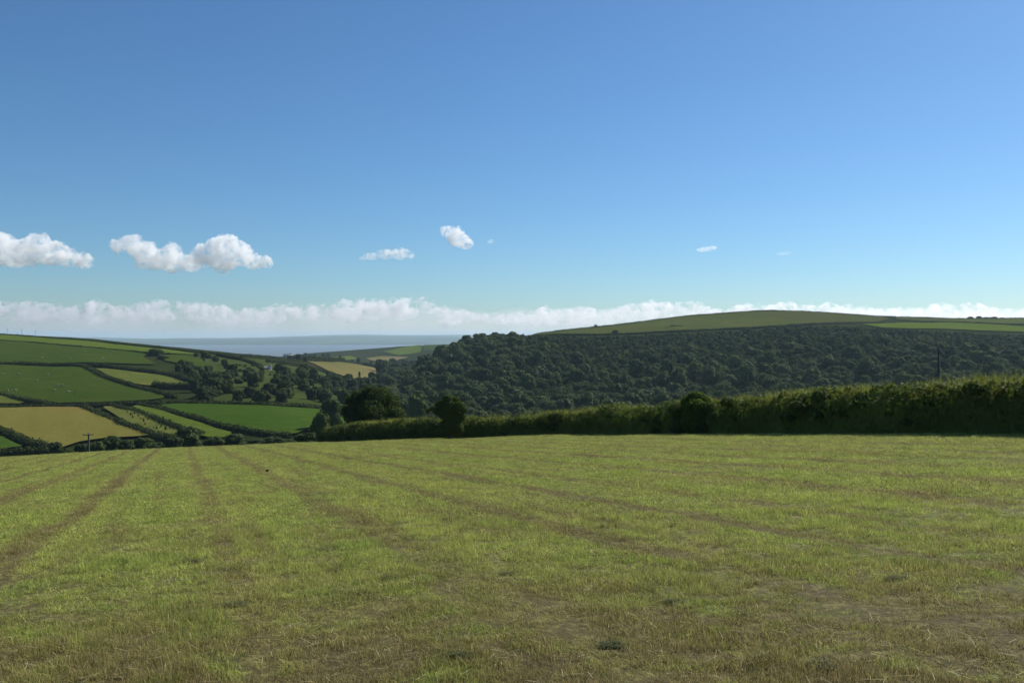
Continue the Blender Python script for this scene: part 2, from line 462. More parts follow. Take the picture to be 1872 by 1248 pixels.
def build_coast():
    mat = pasture_mat("far_coast_land", (0.07, 0.10, 0.05), (0.15, 0.17, 0.08), (0.05, 0.07, 0.04), 0.0022, 0.012)
    def ridge(name, label, d0, d1, dtop, top, seed, base=-82.0):
        xs = np.linspace(-9000, 9000, 260); ts = np.linspace(0, 1, 40)
        X, T = np.meshgrid(xs, ts)
        shore = (fbm(X / 1400, X * 0 + 3, seed) - 0.5) * 700
        Y = d0 + shore + T * (d1 - d0)
        k = np.clip(T * (d1 - d0) / (dtop - d0), 0, 1)
        u = CU + FPX * X / dtop
        crest = np.interp(u, *zip(*top))
        crest = (HR - crest) / FPX * dtop + (fbm(X / 420, T * 0 + 1, seed + 5) - 0.5) * 14
        Z = base + (crest - base) * (k ** 0.8) * (0.86 + 0.14 * fbm(X / 700, Y / 500, seed + 9)) - np.clip(T * (d1 - d0) - (dtop - d0), 0, None) * 0.02
        nr, nc = X.shape
        V = np.stack([X.ravel(), Y.ravel(), Z.ravel() + EYE], 1)
        i = (np.arange(nr - 1)[:, None] * nc + np.arange(nc - 1)[None, :]).ravel()
        o = link(name, mesh_np(name, V, np.stack([i, i + 1, i + nc + 1, i + nc], 1), mat, True))
        setp(o, label, "hills", kind="structure")
    ridge("far_hills", "low hazy blue land across the water", 7800, 11400, 10400,
          [(-900,612),(0,616),(270,619),(420,618),(560,616),(650,613),(800,615),(1000,615),(1872,610),(2800,606)], 11)
    ridge("far_hills", "faintest blue hills on the horizon", 11300, 13900, 13300,
          [(-900,609),(0,612),(270,618),(480,616),(600,611.5),(660,610.5),(760,612),(900,611),(1000,612),(1872,606),(2800,604)], 23)
build_coast()

# ------------------------------------------------------------------ the mown field in front
MOW = (-0.352, 0.936); MOWN = (0.936, 0.352)     # along and across the mowing lines
TRACKS = [(v, 0.26 + 0.16 * ((i * 37) % 10) / 10, (0.62 + 0.36 * ((i * 53) % 10) / 10) * (0.6 if i == 6 else 1.0)) for i, v in enumerate(
    (-13.0, -10.7, -8.7, -6.4, -4.4, -2.1, 0.5, 2.7, 5.0, 7.0, 8.6, 11.3, 13.6, 15.7, 18.0, 20.1, 22.5))]

def field_colour(N, L):
    """colour of the cut sward by place: green regrowth, straw and brown wheel lines"""
    g = nd(N, "ShaderNodeNewGeometry"); P = g.outputs["Position"]
    sx = nd(N, "ShaderNodeSeparateXYZ"); L.new(P, sx.inputs[0])
    X, Y = sx.outputs[0], sx.outputs[1]
    v = mth(N, L, 'ADD', mth(N, L, 'MULTIPLY', X, MOWN[0]), mth(N, L, 'MULTIPLY', Y, MOWN[1]))
    n0 = noise(N, L, P, 0.22, 2.0)
    nb = noise(N, L, P, 1.3, 4.0, 0.65)
    nc = noise(N, L, P, 0.55, 4.0, 0.6, 0.5)
    nf = noise(N, L, P, 9.0, 3.0, 0.6)
    v = mth(N, L, 'ADD', v, mth(N, L, 'MULTIPLY', mth(N, L, 'SUBTRACT', n0, 0.5), 0.7))
    acc = None
    for tv, wd, amt in TRACKS:
        dv = mth(N, L, 'ABSOLUTE', mth(N, L, 'SUBTRACT', v, tv))
        k = mth(N, L, 'MULTIPLY', ramp(N, L, dv, (wd * 0.25, wd, 1, 0)), amt)
        acc = k if acc is None else mth(N, L, 'MAXIMUM', acc, k)
    acc = mth(N, L, 'MULTIPLY', acc, ramp(N, L, nc, (0.28, 0.58, 0.5, 1.0)))
    # headland where the mower turned, plus painted shade between the near blades
    hd_shade = ramp(N, L, mth(N, L, 'ADD', Y, mth(N, L, 'MULTIPLY', nc, 5.0)), (7.2, 13.5, 1.0, 0.0))
    hd_shade = mth(N, L, 'MULTIPLY', hd_shade, ramp(N, L, nb, (0.33, 0.55, 0.12, 1.0)))
    # streaks left by the mower, drawn out along the rows
    al = mth(N, L, 'ADD', mth(N, L, 'MULTIPLY', X, MOW[0]), mth(N, L, 'MULTIPLY', Y, MOW[1]))
    cv = nd(N, "ShaderNodeCombineXYZ"); L.new(v, cv.inputs[0]); L.new(mth(N, L, 'MULTIPLY', al, 0.05), cv.inputs[1])
    st = noise(N, L, cv.outputs[0], 2.2, 3.0, 0.6)
    bd = mth(N, L, 'SINE', mth(N, L, 'MULTIPLY', v, 2 * math.pi / 2.6))
    green = mixc(N, L, ramp(N, L, nb, (0.35, 0.65, 0, 1)), c4((0.196, 0.242, 0.026)), c4((0.268, 0.300, 0.042)))
    green = mixc(N, L, mth(N, L, 'MULTIPLY', ramp(N, L, bd, (-0.6, 1, 0, 1)), 0.35), green, c4((0.290, 0.280, 0.052)))
    green = mixc(N, L, ramp(N, L, st, (0.50, 0.68, 0.0, 0.7)), green, c4((0.190, 0.170, 0.045)))
    green = mixc(N, L, ramp(N, L, st, (0.30, 0.46, 0.5, 0.0)), green, c4((0.30, 0.32, 0.05)))
    straw = mixc(N, L, nf, c4((0.27, 0.225, 0.068)), c4((0.20, 0.170, 0.046)))
    col = mixc(N, L, ramp(N, L, nc, (0.46, 0.70, 0.0, 0.55)), green, straw)
    lush = noise(N, L, P, 0.35, 3.0, 0.55, 0.3)
    col = mixc(N, L, ramp(N, L, lush, (0.55, 0.74, 0.0, 0.6)), col, c4((0.150, 0.225, 0.024)))
    th = noise(N, L, P, 4.2, 4.0, 0.7, 0.5)
    col = mixc(N, L, ramp(N, L, th, (0.56, 0.66, 0.0, 0.75)), col, c4((0.095, 0.080, 0.028)))
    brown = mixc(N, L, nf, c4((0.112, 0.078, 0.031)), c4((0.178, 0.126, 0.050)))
    br = mth(N, L, 'MAXIMUM', acc, hd_shade)
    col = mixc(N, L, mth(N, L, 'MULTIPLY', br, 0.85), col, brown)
    hv = nd(N, "ShaderNodeHueSaturation"); hv.inputs["Value"].default_value = 1.62; hv.inputs["Saturation"].default_value = 0.9
    L.new(col, hv.inputs["Color"]); col = hv.outputs[0]
    return col, nf, nb, g

def field_soil_mat():
    m, N, L = new_mat("cut_sward")
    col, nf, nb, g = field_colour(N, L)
    col = mixc(N, L, mth(N, L, 'MULTIPLY', ramp(N, L, nf, (0.30, 0.58, 0.6, 0.95)), 0.95), col, c4((0.058, 0.046, 0.020)))
    p = nd(N, "ShaderNodeBsdfPrincipled"); L.new(col, p.inputs["Base Color"])
    p.inputs["Roughness"].default_value = 0.9; p.inputs["Specular IOR Level"].default_value = 0.1
    bp = nd(N, "ShaderNodeBump"); bp.inputs["Strength"].default_value = 0.7; bp.inputs["Distance"].default_value = 0.04
    fine = noise(N, L, g.outputs["Position"], 22.0, 3.0, 0.7)
    L.new(fine, bp.inputs["Height"]); L.new(bp.outputs[0], p.inputs["Normal"])
    o = nd(N, "ShaderNodeOutputMaterial"); L.new(p.outputs[0], o.inputs["Surface"])
    return m

def grass_mat():
    m, N, L = new_mat("cut_grass_blade")
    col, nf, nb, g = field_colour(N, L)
    r = g.outputs["Random Per Island"]
    hs = nd(N, "ShaderNodeHueSaturation")
    L.new(col, hs.inputs["Color"])
    oi = nd(N, "ShaderNodeObjectInfo")
    tv = mth(N, L, 'ADD', mth(N, L, 'MULTIPLY', mth(N, L, 'POWER', oi.outputs["Random"], 0.8), 0.95), 0.5)
    L.new(mth(N, L, 'MULTIPLY', mth(N, L, 'ADD', mth(N, L, 'MULTIPLY', r, 0.9), 0.6), tv), hs.inputs["Value"])
    L.new(mth(N, L, 'ADD', mth(N, L, 'MULTIPLY', mth(N, L, 'FRACT', mth(N, L, 'MULTIPLY', r, 7.31)), 0.035), 0.4825), hs.inputs["Hue"])
    dry = mth(N, L, 'GREATER_THAN', mth(N, L, 'FRACT', mth(N, L, 'MULTIPLY', r, 13.7)), 0.9)
    c2 = mixc(N, L, dry, hs.outputs[0], c4((0.36, 0.31, 0.15)))
    leaf_shader(N, L, c2, 0.36, 0.7, None, 0.08)
    return m

def field_edge(x):
    """how far the mown sheet reaches"""
    return np.interp(x, [-80, -46, -20, -10, -3.6, 2, 8, 14, 20, 24, 30, 60], [96, 96, 96, 92, 80, 70, 60, 46, 33, 26, 14, -20])

def bumps(x, y):
    return (fbm(x / 2.3, y / 2.3, 31, 3) - 0.5) * 0.10 + (fbm(x / 0.45, y / 0.45, 37, 2) - 0.5) * 0.06

def build_field():
    xs = np.concatenate([np.linspace(-85, -12, 60), np.linspace(-11.5, 11.5, 150), np.linspace(12, 45, 60)])
    ts = np.linspace(0, 1, 330) ** 1.8
    X, T = np.meshgrid(xs, ts)
    E = field_edge(X)
    y0 = np.minimum(-25.0, E - 20)
    Y = np.where(E > 10, np.where(T < 0.12, y0 + (T / 0.12) * (2.0 - y0), 2.0 + (T - 0.12) / 0.88 * (E - 2.0)), y0 + T * (E - y0))
    Z = H(X, Y) + bumps(X, Y) * np.clip((90 - Y) / 30, 0, 1)
    nr, nc = X.shape
    V = np.stack([X.ravel(), Y.ravel(), Z.ravel()], 1)
    i = (np.arange(nr - 1)[:, None] * nc + np.arange(nc - 1)[None, :]).ravel()
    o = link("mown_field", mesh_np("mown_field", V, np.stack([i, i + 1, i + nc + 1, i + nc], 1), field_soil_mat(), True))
    setp(o, "freshly mown hay field sloping away in the foreground", "field", kind="structure")
build_field()

# ---- instancing of grass on points (one object of stuff)
def scatter_object(name, pts, rot, scl, var, sources, label, cat):
    m = bpy.data.meshes.new(name)
    m.vertices.add(len(pts)); m.vertices.foreach_set("co", np.asarray(pts, np.float32).ravel())
    a = m.attributes.new("inst_rot", 'FLOAT_VECTOR', 'POINT'); a.data.foreach_set("vector", np.asarray(rot, np.float32).ravel())
    a = m.attributes.new("inst_scl", 'FLOAT_VECTOR', 'POINT'); a.data.foreach_set("vector", np.asarray(scl, np.float32).ravel())
    a = m.attributes.new("inst_var", 'INT', 'POINT'); a.data.foreach_set("value", np.asarray(var, np.int32))
    m.update()
    o = link(name, m)
    ng = bpy.data.node_groups.new(name + "_nodes", 'GeometryNodeTree')
    ng.interface.new_socket("Geometry", in_out='INPUT', socket_type='NodeSocketGeometry')
    ng.interface.new_socket("Geometry", in_out='OUTPUT', socket_type='NodeSocketGeometry')
    N, L = ng.nodes, ng.links
    gi, go = N.new("NodeGroupInput"), N.new("NodeGroupOutput")
    jn = N.new("GeometryNodeJoinGeometry")
    def attr(nm, t):
        n = N.new("GeometryNodeInputNamedAttribute"); n.data_type = t; n.inputs["Name"].default_value = nm
        return n.outputs[0]
    ar, as_, av = attr("inst_rot", 'FLOAT_VECTOR'), attr("inst_scl", 'FLOAT_VECTOR'), attr("inst_var", 'INT')
    for k, s in enumerate(sources):
        oi = N.new("GeometryNodeObjectInfo"); oi.inputs["Object"].default_value = s
        oi.inputs["As Instance"].default_value = False
        cp = N.new("FunctionNodeCompare"); cp.data_type = 'INT'; cp.operation = 'EQUAL'
        L.new(av, cp.inputs[2]); cp.inputs[3].default_value = k
        ip = N.new("GeometryNodeInstanceOnPoints")
        L.new(gi.outputs[0], ip.inputs["Points"]); L.new(cp.outputs[0], ip.inputs["Selection"])
        L.new(oi.outputs["Geometry"], ip.inputs["Instance"]); L.new(ar, ip.inputs["Rotation"]); L.new(as_, ip.inputs["Scale"])
        L.new(ip.outputs[0], jn.inputs[0])
    L.new(jn.outputs[0], go.inputs[0])
    md = o.modifiers.new("scatter", 'NODES'); md.node_group = ng
    setp(o, label, cat, kind="stuff")
    return o

def blades_mesh(name, n, spread, hmin, hmax, wid, lean, mat, seed, seg=2, flat=0.0):
    r = np.random.default_rng(seed)
    V, F = [], []
    for i in range(n):
        a, q = r.uniform(0, 2 * math.pi), spread * math.sqrt(r.uniform())
        bx, by = q * math.cos(a), q * math.sin(a)
        h = r.uniform(hmin, hmax); w = wid * r.uniform(0.7, 1.3)
        la = r.uniform(0, 2 * math.pi); lv = abs(r.normal(0, lean)) + flat
        fa = r.uniform(0, math.pi); fx, fy = math.cos(fa), math.sin(fa)
        base = len(V)
        for s in range(seg + 1):
            t = s / seg
            off = lv * h * t * t * 1.3
            z = h * t * (1 - 0.35 * min(1, lv) * t)
            ww = w * (1 - 0.8 * t)
            cx, cyy = bx + off * math.cos(la), by + off * math.sin(la)
            V += [(cx - fx * ww, cyy - fy * ww, z - 0.01), (cx + fx * ww, cyy + fy * ww, z - 0.01)]
        for s in range(seg):
            k = base + 2 * s
            F.append((k, k + 1, k + 3, k + 2))
    return mesh_np(name, V, F, mat)

def src(name, mesh): return bpy.data.objects.new(name, mesh)       # source shape, never in the scene itself

M_GRASS = grass_mat()
def build_grass():
    near = [src("tuft", blades_mesh("tuft", 26, 0.075, 0.02, 0.075, 0.0022, 0.55, M_GRASS, 100 + k)) for k in range(5)]
    near += [src("tuft", blades_mesh("tuft", 22, 0.09, 0.015, 0.05, 0.0024, 1.3, M_GRASS, 120 + k)) for k in range(2)]
    far = [src("tuft", blades_mesh("tuft", 34, 0.22, 0.025, 0.075, 0.0045, 0.7, M_GRASS, 140 + k, 1)) for k in range(4)]
    bands = [(2.6, 8, 520, 0, 1.0), (8, 14, 280, 0, 1.15), (14, 24, 120, 1, 1.0), (24, 42, 66, 1, 1.15), (42, 92, 30, 1, 1.5)]
    P, R, S, Vr = [], [], [], []
    for d0, d1, dens, kind, sc in bands:
        hw0, hw1 = 0.70 * d0 + 2.5, 0.70 * d1 + 2.5
        n = int(dens * (d1 - d0) * (hw0 + hw1))
        y = rng.uniform(d0, d1, n); x = rng.uniform(-1, 1, n) * (0.70 * y + 2.5)
        ok = (y < field_edge(x) - 0.3)
        x, y = x[ok], y[ok]
        # thinner on the brown wheel lines
        v = x * MOWN[0] + y * MOWN[1]
        tr = np.max([np.clip(1 - np.abs(v - t) / (w * 1.1), 0, 1) * a for t, w, a in TRACKS], axis=0)
        patch = fbm(x / 1.4, y / 1.4, 55, 3)
        small = fbm(x / 0.24, y / 0.24, 155, 2)
        keep = rng.uniform(size=len(x)) > 0.55 * tr + np.clip((0.42 - patch) * 2, 0, 0.3) + (np.clip((0.47 - small) * 5, 0, 0.75) if kind == 0 else 0)
        x, y, patch, tr, small = x[keep], y[keep], patch[keep], tr[keep], small[keep]
        z = H(x, y) + bumps(x, y) * np.clip((90 - y) / 30, 0, 1)
        n = len(x)
        hgt = sc * np.clip(0.55 + 1.1 * (patch - 0.3), 0.45, 1.25) * rng.uniform(0.7, 1.3, n) * (1 - 0.45 * tr) * (0.55 + 1.1 * small)
        P.append(np.column_stack([x, y, z]))
        R.append(np.column_stack([rng.normal(0, 0.12, n), rng.normal(0, 0.12, n), rng.uniform(0, 6.283, n)]))
        wd = sc * rng.uniform(0.8, 1.25, n)
        S.append(np.column_stack([wd, wd, hgt if kind == 0 else hgt * 0.85]))
        if kind == 0:
            flat = rng.uniform(size=n) < 0.12 + 0.5 * tr
            Vr.append(np.where(flat, 5 + rng.integers(0, 2, n), rng.integers(0, 5, n)))
        else: Vr.append(7 + rng.integers(0, 4, n))
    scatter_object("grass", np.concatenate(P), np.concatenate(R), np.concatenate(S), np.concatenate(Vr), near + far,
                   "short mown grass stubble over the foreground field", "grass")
build_grass()

# ------------------------------------------------------------------ leaves, crowns, hedges
def leaves_to_mesh(C, Nn, size, r, aspect=0.7, jit=0.6):
    """one bent diamond leaf per centre"""
    n = len(C)
    Nn = Nn + r.normal(0, jit, (n, 3)); Nn /= np.linalg.norm(Nn, axis=1)[:, None] + 1e-9
    t = r.normal(0, 1, (n, 3)); t -= Nn * (t * Nn).sum(1)[:, None]; t /= np.linalg.norm(t, axis=1)[:, None] + 1e-9
    b = np.cross(Nn, t)
    s = (size * r.uniform(0.6, 1.35, n))[:, None] if np.isscalar(size) else (size * r.uniform(0.7, 1.3, n))[:, None]
    V = np.stack([C - t * s, C - b * s * aspect + Nn * s * 0.15, C + t * s, C + b * s * aspect + Nn * s * 0.15], 1).reshape(-1, 3)
    F = np.arange(4 * n).reshape(n, 4)
    return V, F

def sphere_pts(n, r):
    z = r.uniform(-1, 1, n); a = r.uniform(0, 2 * math.pi, n); q = np.sqrt(1 - z * z)
    return np.column_stack([q * np.cos(a), q * np.sin(a), z])

def ico_core(center, rad, r):
    """low lumpy ball for the dense inside of a crown (quads)"""
    nu, nv = 8, 5
    V, F = [], []
    for j in range(nv + 1):
        ph = math.pi * j / nv
        for i in range(nu):
            th = 2 * math.pi * i / nu
            k = 1 + r.uniform(-0.08, 0.08)
            V.append((center[0] + rad[0] * k * math.sin(ph) * math.cos(th), center[1] + rad[1] * k * math.sin(ph) * math.sin(th), center[2] + rad[2] * k * math.cos(ph)))
    for j in range(nv):
        for i in range(nu):
            F.append((j * nu + i, (j + 1) * nu + i, (j + 1) * nu + (i + 1) % nu, j * nu + (i + 1) % nu))
    return np.array(V), np.array(F)

def lobes_to_crown(name, lobes, nleaf, size, mat, r, core=0.80, jit=0.6, deep=0.25):
    """lobes: list of (centre, radii). Leaves over the outer skin of the union, plus a dense heart."""
    A = np.array([l[1][0] * l[1][2] + l[1][1] * l[1][2] + l[1][0] * l[1][1] for l in lobes]); A = A / A.sum()
    Cs, Ns = [], []
    for (c, rd), a in zip(lobes, A):
        k = max(6, int(nleaf * a * 1.7))
        s = sphere_pts(k, r)
        dep = 1 - deep * r.uniform(size=k) ** 2 + r.normal(0, 0.04, k)
        p = np.array(c) + s * np.array(rd) * dep[:, None]
        ok = np.ones(k, bool)
        for (c2, r2) in lobes:
            if c2 is c: continue
            q = (((p - np.array(c2)) / np.array(r2)) ** 2).sum(1)
            ok &= q > 0.62
        ok &= p[:, 2] > 0.02
        Cs.append(p[ok]); nn = s / np.array(rd); nn /= np.linalg.norm(nn, axis=1)[:, None]; Ns.append(nn[ok])
    C, Nn = np.concatenate(Cs), np.concatenate(Ns)
    V, F = leaves_to_mesh(C, Nn, size, r, 0.7, jit)
    VV, FF = [V], [F]; off = len(V)
    for c, rd in lobes:
        v, f = ico_core(c, [q * core for q in rd], r)
        VV.append(v); FF.append(f + off); off += len(v)
    return mesh_np(name, np.concatenate(VV), np.concatenate(FF), mat)

def dome_lobes(r, n, flat=1.0, rad=(0.22, 0.40), low=0.0):
    L = [((0.0, 0.0, 0.75 * flat), (0.72, 0.72, 0.66 * flat))]
    for i in range(n):
        a = r.uniform(0, 2 * math.pi); e = r.uniform(low, 1.35)
        q = r.uniform(*rad)
        cx, cyy, cz = math.cos(a) * math.cos(e) * (1 - q) * 1.02, math.sin(a) * math.cos(e) * (1 - q) * 1.02, 0.7 * flat + math.sin(e) * (0.95 - q) * flat
        L.append(((cx, cyy, cz), (q, q, q * 0.85 * flat)))
    for i in range(4):
        a = r.uniform(0, 2 * math.pi); q = r.uniform(0.3, 0.42)
        L.append(((math.cos(a) * 0.5, math.sin(a) * 0.5, 0.36 * flat), (q, q, q * 0.8)))
    return L

def bark_mat():
    m, N, L = new_mat("bark")
    g = nd(N, "ShaderNodeNewGeometry")
    n = noise(N, L, g.outputs["Position"], 3.0, 4.0)
    p = nd(N, "ShaderNodeBsdfPrincipled"); L.new(mixc(N, L, n, c4((0.07, 0.055, 0.04)), c4((0.14, 0.115, 0.085))), p.inputs["Base Color"])
    p.inputs["Roughness"].default_value = 0.9
    o = nd(N, "ShaderNodeOutputMaterial"); L.new(p.outputs[0], o.inputs["Surface"])
    return m
M_BARK = bark_mat()

def tube(path, radii, sides=6):
    V, F = [], []
    n = len(path)
    for k in range(n):
        p = Vector(path[k]); t = (Vector(path[min(k + 1, n - 1)]) - Vector(path[max(k - 1, 0)])).normalized()
        a = t.cross(Vector((0.31, 0.95, 0.1))).normalized(); b = t.cross(a)
        for i in range(sides):
            th = 2 * math.pi * i / sides
            V.append(tuple(p + (a * math.cos(th) + b * math.sin(th)) * radii[k]))
    for k in range(n - 1):
        for i in range(sides):
            F.append((k * sides + i, k * sides + (i + 1) % sides, (k + 1) * sides + (i + 1) % sides, (k + 1) * sides + i))
    return V, F

def trunk_mesh(name, r, h=1.0, rad=0.09, limbs=4):
    V, F = tube([(0, 0, -0.15), (0.02, 0, 0.2 * h), (0.0, 0.03, 0.5 * h), (0.03, 0.0, 0.85 * h)], [rad * 1.3, rad, rad * 0.8, rad * 0.35])
    for i in range(limbs):
        a = 2 * math.pi * (i + r.uniform()) / limbs; z0 = r.uniform(0.3, 0.55) * h
        v, f = tube([(0, 0, z0), (0.25 * math.cos(a), 0.25 * math.sin(a), z0 + 0.22 * h), (0.55 * math.cos(a), 0.55 * math.sin(a), z0 + 0.42 * h)], [rad * 0.5, rad * 0.36, rad * 0.15], 5)
        F += [tuple(q + len(V) for q in ff) for ff in f]; V += v
    return mesh_np(name, V, F, M_BARK, True)

M_WOOD = foliage_mat("woodland_leaf", (0.052, 0.090, 0.027), (0.084, 0.126, 0.038), (0.096, 0.116, 0.050), 0.22)
M_VAL = foliage_mat("valley_leaf", (0.036, 0.066, 0.016), (0.068, 0.106, 0.025), (0.060, 0.078, 0.028), 0.18)
M_HEDGE = foliage_mat("hedge_leaf", (0.028, 0.048, 0.014), (0.056, 0.080, 0.021), (0.046, 0.056, 0.020), 0.2)
M_NEARH = foliage_mat("near_hedge_leaf", (0.036, 0.070, 0.015), (0.088, 0.125, 0.027), (0.066, 0.080, 0.024), 0.28)
M_OAK = foliage_mat("field_tree_leaf", (0.030, 0.060, 0.011), (0.084, 0.118, 0.021), (0.050, 0.072, 0.017), 0.3)
M_BRIGHT = foliage_mat("bright_leaf", (0.060, 0.110, 0.017), (0.15, 0.215, 0.034), (0.09, 0.14, 0.024), 0.36)  # lighter leaf colour for the bush in the hedge bank

WOODC, WOODT = [], []
for k in range(8):
    r = np.random.default_rng(300 + k)
    WOODC.append(lobes_to_crown("crown", dome_lobes(r, 15, (1.0, 0.85, 1.15, 0.7, 1.0, 0.8, 1.25, 0.65)[k], (0.16, 0.40)), 1100, 0.085, M_WOOD, r, 0.82, 0.52, 0.28))
for k in range(2): WOODT.append(trunk_mesh("trunk", np.random.default_rng(330 + k)))
VALC = []
for k in range(6):
    r = np.random.default_rng(400 + k)
    VALC.append(lobes_to_crown("crown", dome_lobes(r, 14, (1.0, 1.15, 0.85, 1.0, 0.75, 1.25)[k], (0.2, 0.38)), 1700, 0.080, M_VAL, r, 0.84, 0.40, 0.18))

def tree(name, x, y, rad, hgt, k, crowns, label, cat, group=None, lean=0.0, zoff=0.0, trunk=True):
    r = empty(name, (x, y, Hf(x, y) - 0.1 + zoff), rng.uniform(0, 6.283))
    c = link("crown", crowns[k % len(crowns)], r); c.scale = (rad, rad * rng.uniform(0.9, 1.1), hgt / 1.6)
    if lean: c.rotation_euler = (lean, 0, 0)
    if trunk:
        t = link("trunk", WOODT[k % 2], r); t.scale = (rad * 0.8, rad * 0.8, hgt / 1.6)
    setp(r, label, cat, group)
    return r

# ---- hedges
def hedge_mesh(name, P, w, h, leaf, dens, mat, seed, lump=5.0, amp=0.45, zlift=0.0, hfun=None, jit=0.7, lumk=0.28):
    r = np.random.default_rng(seed)
    P = np.array(P)
    seg = np.hypot(*(P[1:] - P[:-1]).T); S = np.concatenate([[0], np.cumsum(seg)]); Ltot = S[-1]
    def frame(s):
        x = np.interp(s, S, P[:, 0]); y = np.interp(s, S, P[:, 1])
        x2 = np.interp(s + 0.5, S, P[:, 0]) - np.interp(s - 0.5, S, P[:, 0]); y2 = np.interp(s + 0.5, S, P[:, 1]) - np.interp(s - 0.5, S, P[:, 1])
        q = np.hypot(x2, y2) + 1e-9
        return x, y, -y2 / q, x2 / q
    def hw(s):
        f = fbm(s / lump, s * 0 + seed * 1.7, seed, 3); g = fbm(s / (lump * 5), s * 0 + 9.1, seed + 4, 2)
        hh = h * (1 - amp * 0.7 + amp * 1.4 * (0.65 * f + 0.35 * g))
        if hfun is not None: hh = hh * hfun(s / Ltot)
        ends = np.clip(np.minimum(s, Ltot - s) / (0.8 * w) + 0.25, 0, 1)
        return hh * ends, w * (0.8 + 0.4 * fbm(s / lump + 31, s * 0 + 2, seed + 8, 2)) * ends
    def surf(s, th, k):
        x, y, nx, ny = frame(s); hh, ww = hw(s)
        lum = 1 + lumk * (fbm(s / (lump * 0.35), th * 2.2, seed + 12, 3) - 0.5) * 2 * k
        cx = np.sign(np.cos(th)) * np.abs(np.cos(th)) ** 0.6 * ww * 0.5 * lum
        cz = np.sin(th) ** 0.55 * hh * (0.6 + 0.4 * lum)
        gx, gy = x + nx * cx, y + ny * cx
        return gx, gy, H(gx, gy) + zlift + cz, nx, ny
    n = int(Ltot * (w + 2 * h) * dens)
    s = r.uniform(0, Ltot, n); th = r.uniform(0.0, math.pi, n)
    gx, gy, gz, nx, ny = surf(s, th, 1.0)
    Nn = np.column_stack([nx * np.cos(th), ny * np.cos(th), np.sin(th)])
    C = np.column_stack([gx, gy, gz]) + Nn * (r.normal(0, 1, n) * leaf * 0.9)[:, None]
    V, F = leaves_to_mesh(C, Nn, leaf, r, 0.7, jit)
    m = max(4, int(Ltot / max(0.5, lump * 0.3))); q = 8
    SS, TT = np.meshgrid(np.linspace(0, Ltot, m), np.linspace(0.0, math.pi, q), indexing='ij')
    gx, gy, gz, nx, ny = surf(SS.ravel(), TT.ravel(), 1.0)
    cx = np.repeat(np.interp(np.linspace(0, Ltot, m), S, P[:, 0]), q); cyy = np.repeat(np.interp(np.linspace(0, Ltot, m), S, P[:, 1]), q)
    gr = H(gx, gy) + zlift
    kk = 0.84
    V2 = np.column_stack([cx + (gx - cx) * kk, cyy + (gy - cyy) * kk, gr + (gz - gr) * kk - 0.05])
    i = (np.arange(m - 1)[:, None] * q + np.arange(q - 1)[None, :]).ravel()
    F2 = np.stack([i, i + 1, i + q + 1, i + q], 1) + len(V)
    return mesh_np(name, np.concatenate([V, V2]), np.concatenate([F, F2]), mat), Ltot

def hedge(px, label, w=2.2, h=2.0, leaf=0.30, dens=7.0, seed=1, group=None, lump=6.0, amp=0.45, mat=None, name="hedge", dmin=195.0):
    P = [pt(p if (p[0] == 'd' or len(p) > 2) else (p[0], p[1], dmin)) for p in px]
    P = chaikin(P, 2)
    P = densify(P, 3.0)
    m, _ = hedge_mesh(name, P, w, h, leaf, dens, mat or M_HEDGE, seed, lump, amp)
    o = link(name, m)
    setp(o, label, "hedge", group)
    return o

